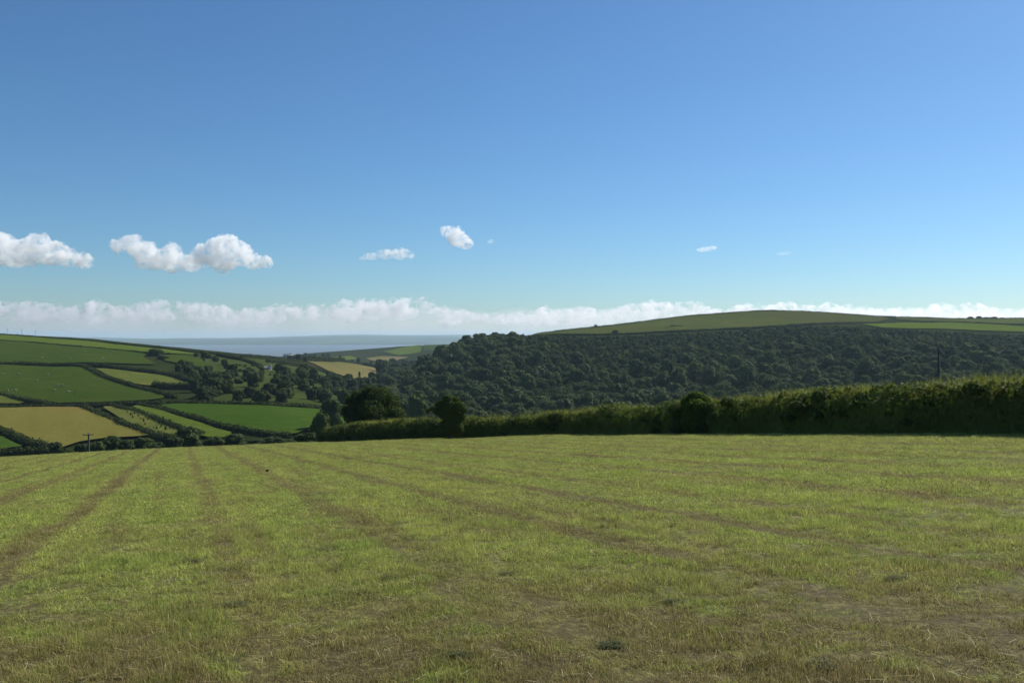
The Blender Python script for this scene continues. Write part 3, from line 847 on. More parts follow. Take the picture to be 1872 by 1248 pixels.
HG = "hedges dividing the fields of the hills"
HEDGES = [
 ([(-90,607.5),(0,612),(100,620),(190,627),(300,638),(370,646),(430,650)], "dark hedge along the crest of the left hill", 2.4, 1.5, 61),
 ([(-90,617),(0,623.5),(100,631.5),(200,640),(262,645.5),(340,650),(365,651.5)], "thin hedge under the narrow bright field near the hill crest", 1.8, 1.3, 62),
 ([(-90,668),(0,668.5),(60,670),(100,671.5),(155,671.5)], "thick dark hedge above the large middle pasture", 3.0, 2.9, 63),
 ([(160,671),(200,675),(260,682),(310,689),(352,702)], "tall hedge along the top of the pale yellowish field", 3.0, 3.2, 64),
 ([(156,673),(180,689),(220,703),(270,717),(322,729)], "curving hedge running downhill between the pasture and the pale field", 2.6, 2.4, 65),
 ([(276,709),(310,711),(352,711),(380,712)], "short bushy hedge at the foot of the pale field", 3.2, 3.4, 66),
 ([(-90,710),(0,722),(50,736),(92,740)], "hedge slanting down under the large middle pasture", 2.2, 2.0, 67),
 ([(-90,747),(0,746.5),(80,745.5),(155,744.5),(230,741.5),(300,739)], "level hedge along the top of the golden field", 2.0, 1.6, 68),
 ([(305,739),(370,741),(450,743),(530,747),(588,750)], "level bank of hedge along the top of the emerald field", 2.8, 2.2, 69),
 ([(153,747),(190,764),(240,784),(290,802),(322,806)], "thick hedge along the lower right edge of the golden field", 2.6, 1.9, 70),
 ([(205,744),(260,758),(300,776),(340,792),(372,799)], "hedge between the young tree field and the green strip", 2.0, 1.8, 71),
 ([(255,742),(300,752),(350,767),(420,786),(480,796),(532,801)], "hedge along the lower left edge of the emerald field", 2.0, 1.7, 72),
 ([(-90,768),(0,790),(50,812),(97,828)], "thick hedge slanting down below the golden field to the corner bush", 2.4, 2.4, 73),
 ([(-90,832),(0,833),(60,831),(100,830)], "low clipped hedge at the foot of the bright corner field", 2.0, 2.0, 74),
 ([(556,661),(590,661.5),(620,663),(655,667),(692,674)], "dark row of hedge trees above the beige stubble field", 5.0, 5.0, 75),
 ([(486,664),(530,669),(565,676),(600,684),(640,698)], "straggling hedge below the beige stubble field", 3.5, 3.4, 76),
 ([(395,652),(420,657),(445,661),(465,668),(478,674)], "broken hedge along the sunny slope above the valley trees", 3.0, 3.0, 77),
 ([(440,652.5),(500,656),(555,663)], "thin hedge across the far shoulder of the left hill", 3.0, 2.4, 81),
 ([('d',978,745),('d',1000,752),('d',1040,765),('d',1100,778),('d',1170,795),('d',1250,818),('d',1330,835),('d',1400,848),('d',1480,860),('d',1560,866),('d',1640,866)], "thin hedge along the skyline of the rounded right hill", 2.6, 2.1, 78),
 ([(975,614.5),(1040,613),(1110,613),(1200,608.5),(1300,604),(1400,599.5),(1480,594),(1560,592)], "hedge between the hilltop meadow and the wood", 2.6, 1.8, 79),
 ([(1600,591),(1700,588.5),(1780,591),(1872,596.5),(1990,597)], "hedge above the bright strip of pasture at the right", 2.4, 1.8, 80),
 ([('d',1640,868),('d',1740,868),('d',1800,880),('d',1872,930),('d',1990,930)], "hedge on the skyline above the pasture at the right edge", 3.0, 2.0, 82),
]
for px, lab, w, h, sd in HEDGES: hedge(px, lab, w * 0.78, h * 0.74, 0.27, 8.0, sd, HG, amp=0.55 if h > 1.6 else 0.75)

# ---- woodland on the right hill
HEDGE_TOP = ([540, 600, 640, 700, 760, 850, 1000, 1100, 1250, 1500, 1700, 1872, 2200], [812, 808, 800, 790, 770, 762, 752, 745, 728, 712, 695, 687, 670])
def dart(n_try, sampler, mind, seed, occ=None):
    r = np.random.default_rng(seed)
    grid = {} if occ is None else occ
    cs = 4.0; out = []
    for (x, y, md, ex) in sampler(r, n_try):
        gx, gy = int(x // cs), int(y // cs); ok = True
        rr = int(md // cs) + 1
        for a in range(gx - rr, gx + rr + 1):
            for b in range(gy - rr, gy + rr + 1):
                for (px, py) in grid.get((a, b), ()):
                    if (px - x) ** 2 + (py - y) ** 2 < md * md: ok = False; break
                if not ok: break
            if not ok: break
        if ok:
            grid.setdefault((gx, gy), []).append((x, y)); out.append((x, y, ex))
    return out

def build_wood():
    # the wood's outline as (column, distance)
    top = ([690, 730, 760, 800, 850, 900, 940, 980, 1040, 1100, 1250, 1400, 1480, 1560, 1640, 1740, 1872, 2050], [760, 720, 690, 680, 675, 672, 655, 640, 630, 628, 634, 646, 655, 652, 630, 622, 635, 650])
    def sampler(r, n):
        for _ in range(n):
            u = r.uniform(700, 2020); d = math.sqrt(r.uniform(330 ** 2, 770 ** 2))
            dt = np.interp(u, *top)
            if d > dt: continue
            x, y = W(u, d)
            # the upper slope right of the brow is open heath with scattered bushes
            t = np.clip((d - 470) / 110, 0, 1) * np.clip((u - 1010) / 120, 0, 1)
            clump = fbm(x / 45, y / 45, 91, 3)
            sparse = t > 0.15 and clump < 0.40 + 0.13 * t
            if sparse and r.uniform() > 0.40: continue
            edge = 1 - 0.66 * np.clip((d - (dt - 95)) / 95, 0, 1) * np.clip((u - 915) / 55, 0, 1)
            size = (r.uniform(3.0, 6.0) if r.uniform() < 0.7 else r.uniform(1.5, 3.0)) * (1 - 0.42 * t) * (1.0 + 0.3 * (fbm(x / 60, y / 60, 97, 2) - 0.5)) * edge
            if sparse: size = min(size, r.uniform(0.8, 2.6))
            if 870 < u < 940 and d > 600: size = min(size, 4.2)
            yield x, y, size * 1.30, size
    pts = dart(34000, sampler, 0, 501)
    info = []
    for x, y, s in pts:
        z = Hf(x, y); hgt = s * 1.75
        u = CU + FPX * x / y
        r_top = row_of(x, y, z + hgt)
        vis = r_top < np.interp(u, *HEDGE_TOP) - 4 and 640 < u < 1920
        # hidden behind the crest?
        big = s / y if vis and u < 1880 else 0
        info.append((x, y, s, hgt, big, z))
    order = sorted(range(len(info)), key=lambda i: -info[i][4])
    own = order[:290]
    rest = [i for i in order[290:]]
    g = "trees of the wood on the right hill"
    for i in own:
        x, y, s, hgt, big, z = info[i]
        tree("woodland_tree", x, y, s, hgt, int(rng.integers(0, 8)), WOODC, "round crowned dark green tree in the thick of the hillside wood", "tree", g)
    srcs = [src("wood_crown", c) for c in WOODC]
    P = np.array([(info[i][0], info[i][1], info[i][5] - 0.1) for i in rest])
    n = len(rest)
    S = np.array([(info[i][2], info[i][2] * rng.uniform(0.9, 1.1), info[i][3] / 1.6) for i in rest])
    R = np.column_stack([rng.normal(0, 0.06, n), rng.normal(0, 0.06, n), rng.uniform(0, 6.28, n)])
    scatter_object("woodland", P, R, S, rng.integers(0, 8, n), srcs, "dense dark green wood covering the right hillside", "wood")
    print("wood trees", len(info))
build_wood()

# ---- trees of the left hill and the valley
def valley(poly, label, group, n, smin, smax, seed, name="valley_tree", crowns=None, hk=1.7, dmin=195.0, dens=1.5):
    P = np.array([pt((p[0], p[1], dmin)) for p in poly])
    def sampler(r, k):
        lo, hi = P.min(0), P.max(0)
        q = r.uniform(lo, hi, (k, 2)); q = q[inpoly(q, P)]
        for x, y in q:
            s = r.uniform(smin, smax)
            yield float(x), float(y), s * dens, s
    c = 0
    for x, y, s in dart(n * 14, sampler, 0, seed):
        u = CU + FPX * x / y
        if row_of(x, y, Hf(x, y) + s * hk) > np.interp(u, *HEDGE_TOP) - 3: continue
        tree(name, x, y, s, s * hk * rng.uniform(0.85, 1.15), int(rng.integers(0, 6)), crowns or VALC, label, "tree", group)
        c += 1
        if c >= n: break

valley([(385,722),(400,706),(440,700),(520,700),(600,706),(650,712),(650,742),(590,745),(480,742),(390,738)], "full dark tree in the valley bottom above the emerald field", "trees of the valley bottom", 42, 2.4, 4.0, 601)
valley([(490,700),(510,684),(560,684),(620,696),(652,702),(648,712),(560,708)], "tree in the dense copse below the beige stubble field", "trees of the copse", 36, 2.2, 3.8, 602)
valley([(392,706),(395,690),(420,684),(470,694),(500,700),(470,704)], "bushy tree on the slope of the left hill", "bushy trees on the left slope", 9, 2.0, 3.2, 603)
valley([(315,676),(345,672),(380,682),(400,692),(395,712),(365,708),(345,695)], "tree in the strip of wood beside the pale field", "trees beside the pale field", 18, 2.0, 3.2, 604)
valley([(352,652),(372,652),(410,668),(440,686),(420,690),(395,676)], "tree in the dark belt running up the left hill", "trees of the hill belt", 7, 1.6, 2.6, 605)
valley([(420,668),(480,672),(500,690),(450,690)], "small shrub on the sunny slope", "shrubs on the sunny slope", 14, 1.0, 2.0, 606, "shrub", None, 1.4, 195, 2.6)
valley([(352,716),(380,712),(392,730),(380,737),(350,732)], "dark tree at the corner under the pale field", "trees at the field corner", 7, 2.4, 3.6, 607)
valley([(655,700),(690,690),(720,690),(742,720),(740,745),(660,740)], "tree in the valley gap behind the round field tree", "trees in the valley gap", 30, 3.0, 4.8, 608)
valley([(688,684,),(700,668),(735,664),(760,676),(725,690)], "hazy tree in the far valley gap", "far trees in the valley gap", 30, 4.0, 6.5, 609, dmin=640)
valley([(480,654),(560,650),(640,654),(660,659),(700,662),(690,668),(600,660),(550,658),(490,657)], "far hazy tree beyond the left hill", "far trees beyond the left hill", 36, 2.2, 4.0, 610, "far_tree", None, 1.6, 700, 1.6)

def at_tree(u, top, width, d, k, label, name="hedgerow_tree", group=None, crowns=None, lean=0.0):
    """a tree whose crown top shows at (u, top) and is width pixels wide, at distance d"""
    x, y = W(u, d); z = Hf(x, y)
    ztop = EYE + (HR - top) / FPX * d
    rad = width * d / FPX / 2
    return tree(name, x, y, rad, max(1.0, ztop - z + 0.1), k, crowns or VALC, label, "tree" if name != "bush" else "bush", group, lean)

BR = "trees of the hedgerow below the mown field"
at_tree(283, 637, 34, 520, 3, "dark leaning tree standing alone high on the left hill", "hill_tree")
at_tree(297, 650, 30, 500, 1, "lower dark tree leaning against the lone hill tree", "hill_tree")
for i, (u, top, wd, d) in enumerate([(178,806,34,196),(204,800,40,202),(232,799,38,204),(262,799,42,206),(292,803,36,203),(318,802,38,200),(392,797,44,205),(430,795,46,208),(468,799,44,206),(500,797,40,206),(528,798,36,204)]):
    at_tree(u, top, wd, d, i, ("first", "second", "third", "fourth", "fifth", "sixth", "seventh", "eighth", "ninth", "tenth", "eleventh")[i] + " rounded tree rightwards from the wooden pole in the hedgerow beyond the brow", "hedgerow_tree", BR)
at_tree(344, 779, 50, 208, 0, "tallest tree in the hedgerow, in front of the green strip")
at_tree(102, 803, 30, 206, 2, "small round bush at the corner of the golden field", "bush")
at_tree(118, 812, 22, 200, 4, "low bush beside the round corner bush", "bush")
at_tree(150, 814, 28, 188, 5, "low bush at the foot of the wooden pole", "bush")
at_tree(186, 820, 44, 176, 4, "pale green low bush in front of the hedgerow right of the pole", "bush")
at_tree(562, 782, 66, 150, 2, "broad dark bush below the emerald field", "bush")
at_tree(588, 762, 46, 165, 1, "round dark bush with a paler top beside the emerald field", "bush")
at_tree(612, 790, 40, 140, 4, "low bush in the dip left of the round field tree", "bush")
at_tree(606, 737, 46, 240, 5, "tree at the right end of the emerald field")
at_tree(630, 772, 14, 170, 3, "tiny bush in the bright green corner beside the round field tree", "bush")
at_tree(725, 745, 50, 150, 0, "pale rounded tree just behind the round field tree", "valley_tree")
at_tree(762, 728, 46, 300, 1, "grey green round tree between the field tree and the ivy bush", "valley_tree")
at_tree(893, 610, 36, 645, 3, "tallest crown on the crest of the wooded hill", "crest_tree", None, WOODC)
at_tree(915, 607, 40, 650, 1, "wide leaning crown on the crest of the wooded hill", "crest_tree", None, WOODC)
at_tree(1089, 592, 9, 778, 2, "solitary small bush on the skyline of the right hill", "bush")
at_tree(1125, 603, 14, 660, 3, "small bush on the hedge between the meadow and the wood", "bush")
at_tree(545, 648, 15, 760, 1, "tall tree at the left end of the beige stubble field", "hill_tree")
at_tree(561, 650, 20, 770, 4, "dark rounded tree above the left end of the beige stubble field", "hill_tree")
at_tree(657, 674, 5, 660, 4, "tiny dark bush alone in the beige stubble field", "bush")
for i, u in enumerate((1222, 1236)):
    at_tree(u, 597, 30, 700 + 10 * i, 4 + i, ("low patch of gorse on the hilltop meadow", "darker half of the gorse patch on the hilltop meadow")[i], "bush")
for i, (u, w) in enumerate([(1774, 12), (1790, 13), (1803, 17), (1818, 15), (1832, 12)]):
    at_tree(u, 578.5, w, 900, i, "small bush in the hedge on the skyline at the right edge", "bush", "bushes on the right skyline")

# ---- round field tree with its own leaves
def build_field_tree():
    d = 104.0; x, y = W(684, d); z = Hf(x, y)
    px = d / FPX
    def L(u, row, r, dy=0.0, fy=1.0):
        return (((u - 684) * px, dy, EYE + (HR - row) * px - z), (r * px, r * px * fy, r * px * 0.92))
    lobes = [L(680,758,40), L(655,742,24), L(668,727,20,0.5), L(692,726,20,-0.4), L(712,738,20,0.3), L(726,758,17,-0.3), L(722,778,16),
             L(640,760,15,0.4), L(646,780,18), L(670,785,22,-0.5), L(700,784,22,0.4), L(641,730,10), L(676,714,11), L(700,716,10,0.4), L(684,750,24,-1.9), L(700,765,20,-1.8),
             L(660,765,20,-1.7), L(690,740,22,1.8), L(665,750,22,1.8), L(717,750,12,-1.2), L(655,722,11,-0.8), L(734,768,10), L(630,752,9)]
    r = np.random.default_rng(71)
    root = empty("field_tree", (x, y, z))
    cr = lobes_to_crown("crown", lobes, 13000, 0.125, M_OAK, r, 0.66, 0.75, 0.5)
    link("crown", cr, root)
    v, f = tube([(0, 0, -0.3), (0.05, 0, 0.8), (-0.05, 0.05, 1.7), (0.0, 0.0, 3.2)], [0.34, 0.27, 0.24, 0.12], 8)
    for a in range(5):
        an = a * 1.25 + 0.3
        vv, ff = tube([(0, 0, 1.3 + 0.12 * a), (0.8 * math.cos(an), 0.8 * math.sin(an), 2.3), (1.9 * math.cos(an), 1.9 * math.sin(an), 3.4)], [0.14, 0.10, 0.04], 6)
        f = list(f) + [tuple(q + len(v) for q in t) for t in ff]; v = list(v) + list(vv)
    link("trunk", mesh_np("trunk", v, f, M_BARK, True), root)
    setp(root, "large round leafy tree behind the brow of the mown field", "tree")
build_field_tree()

# ---- hedge bank of the mown field
NEAR_LINE = [(26.5, 17.0), (22.4, 24.5), (19.6, 31.2), (17.4, 36.6), (14.9, 42.2), (11.6, 50.0), (8.7, 55.6), (5.8, 61.4), (2.6, 66.4), (-1.6, 69.8), (-5.2, 71.5)]
def stems_mesh(name, C, hmin, hmax, wid, lean, mat, r, heads=0.0):
    """long grass stems standing at C"""
    n = len(C); h = r.uniform(hmin, hmax, n); a = r.uniform(0, 6.283, n); lv = np.abs(r.normal(0, lean, n)); fa = r.uniform(0, math.pi, n)
    fx = np.column_stack([np.cos(fa), np.sin(fa), 0 * fa]); ld = np.column_stack([np.cos(a), np.sin(a), 0 * a])
    up = np.array([0, 0, 1.0])
    w = wid * r.uniform(0.6, 1.4, n)
    p0 = C; p1 = C + up * (h * 0.55)[:, None] + ld * (lv * h * 0.25)[:, None]; p2 = C + up * (h * 0.95)[:, None] + ld * (lv * h)[:, None]
    V = np.stack([p0 - fx * w[:, None], p0 + fx * w[:, None], p1 + fx * w[:, None] * 0.8, p1 - fx * w[:, None] * 0.8, p2 + fx * w[:, None] * 0.35, p2 - fx * w[:, None] * 0.35], 1).reshape(-1, 3)
    k = np.arange(n) * 6
    F = np.concatenate([np.stack([k, k + 1, k + 2, k + 3], 1), np.stack([k + 3, k + 2, k + 4, k + 5], 1)])
    return mesh_np(name, V, F, mat)

M_STEM = foliage_mat("hedge_top_grass", (0.145, 0.180, 0.042), (0.25, 0.245, 0.085), (0.12, 0.160, 0.034), 0.45)
M_NETTLE = foliage_mat("nettle_leaf", (0.045, 0.095, 0.02), (0.09, 0.15, 0.035), (0.07, 0.11, 0.03), 0.35)

def white_mat(name, c, rough=0.7):
    m, N, L = new_mat(name)
    g = nd(N, "ShaderNodeNewGeometry")
    p = nd(N, "ShaderNodeBsdfPrincipled"); L.new(mixc(N, L, noise(N, L, g.outputs["Position"], 4.0, 3.0), c4(c), c4([q * 0.85 for q in c])), p.inputs["Base Color"])
    p.inputs["Roughness"].default_value = rough
    o = nd(N, "ShaderNodeOutputMaterial"); L.new(p.outputs[0], o.inputs["Surface"])
    return m
M_UMBEL = white_mat("white_umbel", (0.55, 0.54, 0.47))

def near_hedge(line, name, label, h, hp, w, seed, leaf=0.085, dens=95, stems=480, flowers=0):
    P = densify(chaikin(line, 2), 1.0)
    PA = np.array(P); seg = np.hypot(*(PA[1:] - PA[:-1]).T); S = np.concatenate([[0], np.cumsum(seg)])
    hf = lambda t: np.interp(t, *zip(*hp))
    root = empty(name, (PA[0][0], PA[0][1], Hf(*PA[0])))
    off = Vector(root.location)
    def child(nm, me):
        o = link(nm, me, root); me.transform(__import__("mathutils").Matrix.Translation(-off)); return o
    m, Lt = hedge_mesh("foliage", P, w, h, leaf, dens, M_NEARH, seed, 2.2, 0.36, 0, hf, 0.6, 0.55)
    child("foliage", m)
    # bramble lumps standing proud of the face and top
    r = np.random.default_rng(seed + 1)
    V, F = [], []; off0 = 0
    for k in range(int(Lt * 2.8)):
        s = r.uniform(0.5, Lt - 0.5); x = np.interp(s, S, PA[:, 0]); y = np.interp(s, S, PA[:, 1])
        tx = np.interp(s + 0.4, S, PA[:, 0]) - np.interp(s - 0.4, S, PA[:, 0]); ty = np.interp(s + 0.4, S, PA[:, 1]) - np.interp(s - 0.4, S, PA[:, 1])
        q = math.hypot(tx, ty); nx, ny = -ty / q, tx / q
        side = r.uniform(-0.55, 0.55) * w; hh = h * hf(s / Lt)
        zc = Hf(x, y) + hh * (r.uniform(0.08, 0.95) if abs(side) > 0.3 * w else r.uniform(0.62, 0.84))
        rd = r.uniform(0.22, 0.55); c = np.array((x + nx * side, y + ny * side, zc)); n = int(260 * rd * rd / 0.12)
        sp = sphere_pts(n, r); sp[:, 2] = np.abs(sp[:, 2]) * r.choice([1, 1, -0.5], n)
        C = c + sp * rd * np.array((1, 1, 0.75)) * r.uniform(0.75, 1.1, n)[:, None]
        v, f = leaves_to_mesh(C, sp, r.uniform(0.05, 0.10), r, 0.7, 0.45)
        V.append(v); F.append(f + off0); off0 += len(v)
    child("bramble", mesh_np("bramble", np.concatenate(V), np.concatenate(F), M_NEARH))
    # long grass along the top of the bank and down its face
    n = int(Lt * stems)
    s = r.uniform(0, Lt, n); x = np.interp(s, S, PA[:, 0]); y = np.interp(s, S, PA[:, 1])
    tx = np.interp(s + 0.4, S, PA[:, 0]) - np.interp(s - 0.4, S, PA[:, 0]); ty = np.interp(s + 0.4, S, PA[:, 1]) - np.interp(s - 0.4, S, PA[:, 1]); q = np.hypot(tx, ty) + 1e-9
    sd = r.uniform(-0.62, 0.42, n) * w
    clump = fbm(s / 1.7, sd * 0 + 4.4, seed + 77, 3); keep = r.uniform(size=n) < np.clip((clump - 0.28) * 3.2, 0.12, 1)
    s, x, y, tx, ty, q, sd = [a[keep] for a in (s, x, y, tx, ty, q, sd)]
    gx, gy = x - ty / q * sd, y + tx / q * sd
    gz = H(gx, gy) + h * hf(s / Lt) * np.clip(1 - (np.abs(sd) / (0.62 * w)) ** 2.2, 0.3, 1) * 0.95
    child("grass_fringe", stems_mesh("grass_fringe", np.column_stack([gx, gy, gz]), 0.22, 0.62, 0.007, 0.6, M_STEM, r))
    n2 = int(Lt * 22)
    s = r.uniform(0, Lt, n2); x = np.interp(s, S, PA[:, 0]); y = np.interp(s, S, PA[:, 1])
    tx = np.interp(s + 0.4, S, PA[:, 0]) - np.interp(s - 0.4, S, PA[:, 0]); ty = np.interp(s + 0.4, S, PA[:, 1]) - np.interp(s - 0.4, S, PA[:, 1]); q = np.hypot(tx, ty) + 1e-9
    cl = fbm(s / 2.5, s * 0 + 1.2, seed + 177, 3); keep = r.uniform(size=n2) < np.clip((cl - 0.35) * 3.5, 0.05, 1)
    s, x, y, tx, ty, q = [a[keep] for a in (s, x, y, tx, ty, q)]
    sd = r.uniform(0.46, 0.62, len(s)) * w
    gx, gy = x - ty / q * sd, y + tx / q * sd
    gz = H(gx, gy) + r.uniform(0, 0.55, len(s)) * h * hf(s / Lt)
    child("nettles", stems_mesh("nettles", np.column_stack([gx, gy, gz]), 0.2, 0.55, 0.02, 0.5, M_NETTLE, r))
    # flat white flower heads on stalks
    fm = None
    for k in range(flowers):
        s_ = r.uniform(0.15, 0.97) * Lt; x = float(np.interp(s_, S, PA[:, 0])); y = float(np.interp(s_, S, PA[:, 1]))
        tx = np.interp(s_ + 0.4, S, PA[:, 0]) - np.interp(s_ - 0.4, S, PA[:, 0]); ty = np.interp(s_ + 0.4, S, PA[:, 1]) - np.interp(s_ - 0.4, S, PA[:, 1]); q = math.hypot(tx, ty)
        sd = r.uniform(0.25, 0.62) * w; gx, gy = x - ty / q * sd, y + tx / q * sd
        zt = Hf(gx, gy) + h * float(hf(s_ / Lt)) * (r.uniform(0.55, 1.0) if sd > 0.45 * w else r.uniform(1.0, 1.12))
        if fm is None:
            v, f = tube([(0, 0, -0.55), (0.01, 0, -0.25), (0, 0, 0)], [0.006, 0.005, 0.004], 4)
            for j in range(14):
                a, rr = r.uniform(0, 6.28), 0.075 * math.sqrt(r.uniform())
                cx, cyy, cz = rr * math.cos(a), rr * math.sin(a), 0.02 - rr * 0.15
                b = len(v); z_ = r.uniform(0.012, 0.02)
                v += [(cx - z_, cyy, cz), (cx, cyy - z_, cz + 0.004), (cx + z_, cyy, cz), (cx, cyy + z_, cz + 0.004)]; f.append((b, b + 1, b + 2, b + 3))
            fm = mesh_np("flower", v, f, None, mats=[M_STEM, M_UMBEL], midx=[0] * (len(f) - 14) + [1] * 14)
        o = link("flower", fm, root); o.location = Vector((gx, gy, zt)) - off; o.rotation_euler = (r.normal(0, 0.3), r.normal(0, 0.3), r.uniform(0, 6)); sc = r.uniform(0.4, 0.85); o.scale = (sc, sc, sc)
    setp(root, label, "hedge")
    return root
near_hedge(NEAR_LINE, "hedge_bank", "long overgrown hedge bank along the right edge of the mown field", 2.05,
           [(0, 0.98), (0.15, 0.98), (0.3, 0.95), (0.5, 0.92), (0.62, 0.86), (0.75, 0.78), (0.88, 0.76), (1, 0.7)], 2.3, 801, flowers=32)
near_hedge([(-4.8, 72.5), (-8.0, 76.0), (-12.5, 83.0), (-17.0, 92.0), (-22.0, 102.0)], "hedge_bank", "lower hedge dropping away left of the dark ivy bush", 1.9,
           [(0, 0.85), (0.3, 0.95), (0.6, 1.05), (1, 1.0)], 2.2, 821, stems=420, flowers=0)

# ---- bushes standing in the near hedge
def lobed_bush(name, u, d, lobes_px, label, mat, n, leaf, seed, cat="bush", base=None, trunk=True, core=0.8):
    x, y = W(u, d); z = Hf(x, y); px = d / FPX
    lobes = [(((a - u) * px, dy, EYE + (HR - b) * px - z), (c * px, c * px * 0.95, c * px * fz)) for a, b, c, dy, fz in lobes_px]
    r = np.random.default_rng(seed)
    root = empty(name, (x, y, z))
    link("crown", lobes_to_crown("crown", lobes, n, leaf, mat, r, core, 0.75, 0.35), root)
    if trunk:
        v, f = tube([(0, 0, -0.2), (0.05, 0, 0.6), (0.0, 0.05, 1.3)], [0.2, 0.15, 0.1], 7)
        link("trunk", mesh_np("trunk", v, f, M_BARK, True), root)
    setp(root, label, cat)
lobed_bush("ivy_bush", 822, 67.5, [(822,744,15,0,0.9),(806,740,11,0.2,0.8),(839,742,11,-0.2,0.8),(818,729,9,0,0.8),(832,732,8,0.3,0.8),(848,750,6,0,0.9),(826,762,15,0,1.0),(818,780,15,0,1.0),(834,782,13,0,1.0),(800,752,8,0,0.7),(789,747,5,0.1,0.6),(781,751,4,0.2,0.6),(808,788,12,-0.3,0.8),(843,762,8,0.2,0.9),(812,757,10,-0.2,0.9)],
           "dark ivy clad bush rising above the hedge at the field corner", M_NEARH, 9000, 0.075, 901, core=0.6)
lobed_bush("hedge_bush", 1270, 50.0, [(1272,728,15,0,0.8),(1258,735,12,0.1,0.9),(1286,735,13,-0.1,0.9),(1270,750,22,-0.5,1.0),(1262,770,20,-0.6,0.9),(1280,770,18,-0.5,0.9),(1268,722,9,0,0.7),(1280,722,8,0,0.6)],
           "bush with bright green top rising out of the hedge bank", M_BRIGHT, 6500, 0.075, 902)
lobed_bush("bramble_bush", 700, 88.0, [(700,794,18,0,0.7),(680,798,14,0,0.7),(722,792,16,0.3,0.7),(660,804,12,0,0.7),(640,808,12,0.4,0.7)],
           "low bramble bush at the foot of the round field tree", M_HEDGE, 4500, 0.09, 903, trunk=False)

# ------------------------------------------------------------------ poles, sheep, cottages
def wood_pole_mat():
    m, N, L = new_mat("weathered_pole")
    g = nd(N, "ShaderNodeNewGeometry")
    p = nd(N, "ShaderNodeBsdfPrincipled"); L.new(mixc(N, L, noise(N, L, g.outputs["Position"], 2.0, 5.0), c4((0.045, 0.038, 0.03)), c4((0.10, 0.085, 0.065))), p.inputs["Base Color"])
    p.inputs["Roughness"].default_value = 0.85
    o = nd(N, "ShaderNodeOutputMaterial"); L.new(p.outputs[0], o.inputs["Surface"])
    return m
M_POLE = wood_pole_mat()
M_CERAM = white_mat("insulator_glaze", (0.25, 0.20, 0.16), 0.3)

def box(x0, x1, y0, y1, z0, z1):
    V = [(x0,y0,z0),(x1,y0,z0),(x1,y1,z0),(x0,y1,z0),(x0,y0,z1),(x1,y0,z1),(x1,y1,z1),(x0,y1,z1)]
    F = [(0,3,2,1),(4,5,6,7),(0,1,5,4),(1,2,6,5),(2,3,7,6),(3,0,4,7)]
    return V, F

def pole(u, top, d, rad, label, arm=2.0, rz=0.1, group=None):
    x, y = W(u, d); z = Hf(x, y); ht = EYE + (HR - top) / FPX * d - z
    root = empty("utility_pole", (x, y, z), rz)
    v, f = tube([(0, 0, -0.6), (0, 0, ht * 0.5), (0, 0, ht)], [rad * 1.25, rad * 1.05, rad * 0.85], 10)
    f.append((len(v) - 10, len(v) - 9, len(v) - 8, len(v) - 7)); 
    link("post", mesh_np("post", v, f, M_POLE, False), root)
    if arm:
        v, f = box(-arm / 2, arm / 2, -0.06, 0.06, -0.07, 0.07)
        link("crossarm", mesh_np("crossarm", v, f, M_POLE), root, (0, -rad - 0.05, ht - 0.35))
        ins = mesh_np("insulator", *[np.array(q) for q in tube([(0, 0, 0), (0, 0, 0.1), (0, 0, 0.2), (0, 0, 0.24)], [0.05, 0.09, 0.07, 0.03], 8)], M_CERAM)
        for q in (-0.46, 0.0, 0.46):
            link("insulator", ins, root, (arm * q, -rad - 0.05, ht - 0.27))
    setp(root, label, "pole", group)
pole(162, 791, 168, 0.17, "wooden pole with a crossarm beyond the brow of the mown field", 1.9, 0.15)
pole(1716, 637, 76, 0.10, "dark wooden pole standing behind the hedge bank", 0.9, 1.15)
pole(138, 714, 330, 0.13, "thin pole at the bottom edge of the large middle pasture", 0)
for i, (u, t) in enumerate([(13.5, 600), (39.5, 601), (65, 604)]):
    pole(u, t, 720 + 4 * i, 0.08, ("faint pole on the hill skyline nearest the picture edge", "middle one of three faint poles on the hill skyline", "faint pole on the hill skyline farthest from the picture edge")[i], 2.2, 0.2, "poles on the hill skyline")

M_WOOL = white_mat("wool", (0.30, 0.29, 0.20), 0.9)
M_FACE = white_mat("sheep_face", (0.30, 0.26, 0.2), 0.8)
def sheep_parts():
    bm_v, bm_f = ico_core((0, 0, 0.62), (0.55, 0.27, 0.30), np.random.default_rng(5))
    body = mesh_np("body", bm_v, bm_f, M_WOOL, True)
    v, f = ico_core((0.66, 0, 0.72), (0.20, 0.10, 0.12), np.random.default_rng(6)); head = mesh_np("head", v, f, M_FACE, True)
    legs = [mesh_np("leg", *[np.array(q) for q in tube([(sx, sy, 0.42), (sx, sy, 0.2), (sx, sy, -0.06)], [0.06, 0.04, 0.035], 5)], M_FACE) for sx in (-0.33, 0.33) for sy in (-0.13, 0.13)]
    return body, head, legs
_sb, _sh, _sl = sheep_parts()
SHEEP = [(156,646),(77,657),(187,658),(202,651),(128,658),(6,689),(33,689),(88,690),(105,710),(115,710),(99,718),(28,719),(14,720),(68,701),(125,721)]
for i, (u, rw) in enumerate(SHEEP):
    x, y = hit(u, rw)
    root = empty("sheep", (x, y, Hf(x, y) + 0.80 + (float(fbm(np.array([x / 22]), np.array([y / 22]), 3)[0]) - 0.5) * 1.0), random.uniform(0, 6.28))
    link("body", _sb, root); link("head", _sh, root)
    for l in _sl: link("leg", l, root)
    setp(root, "white sheep grazing in the upper pasture under the hill crest" if i < 5 else "white sheep grazing in the large middle pasture", "sheep", "sheep in the upper pasture" if i < 5 else "sheep in the middle pasture")

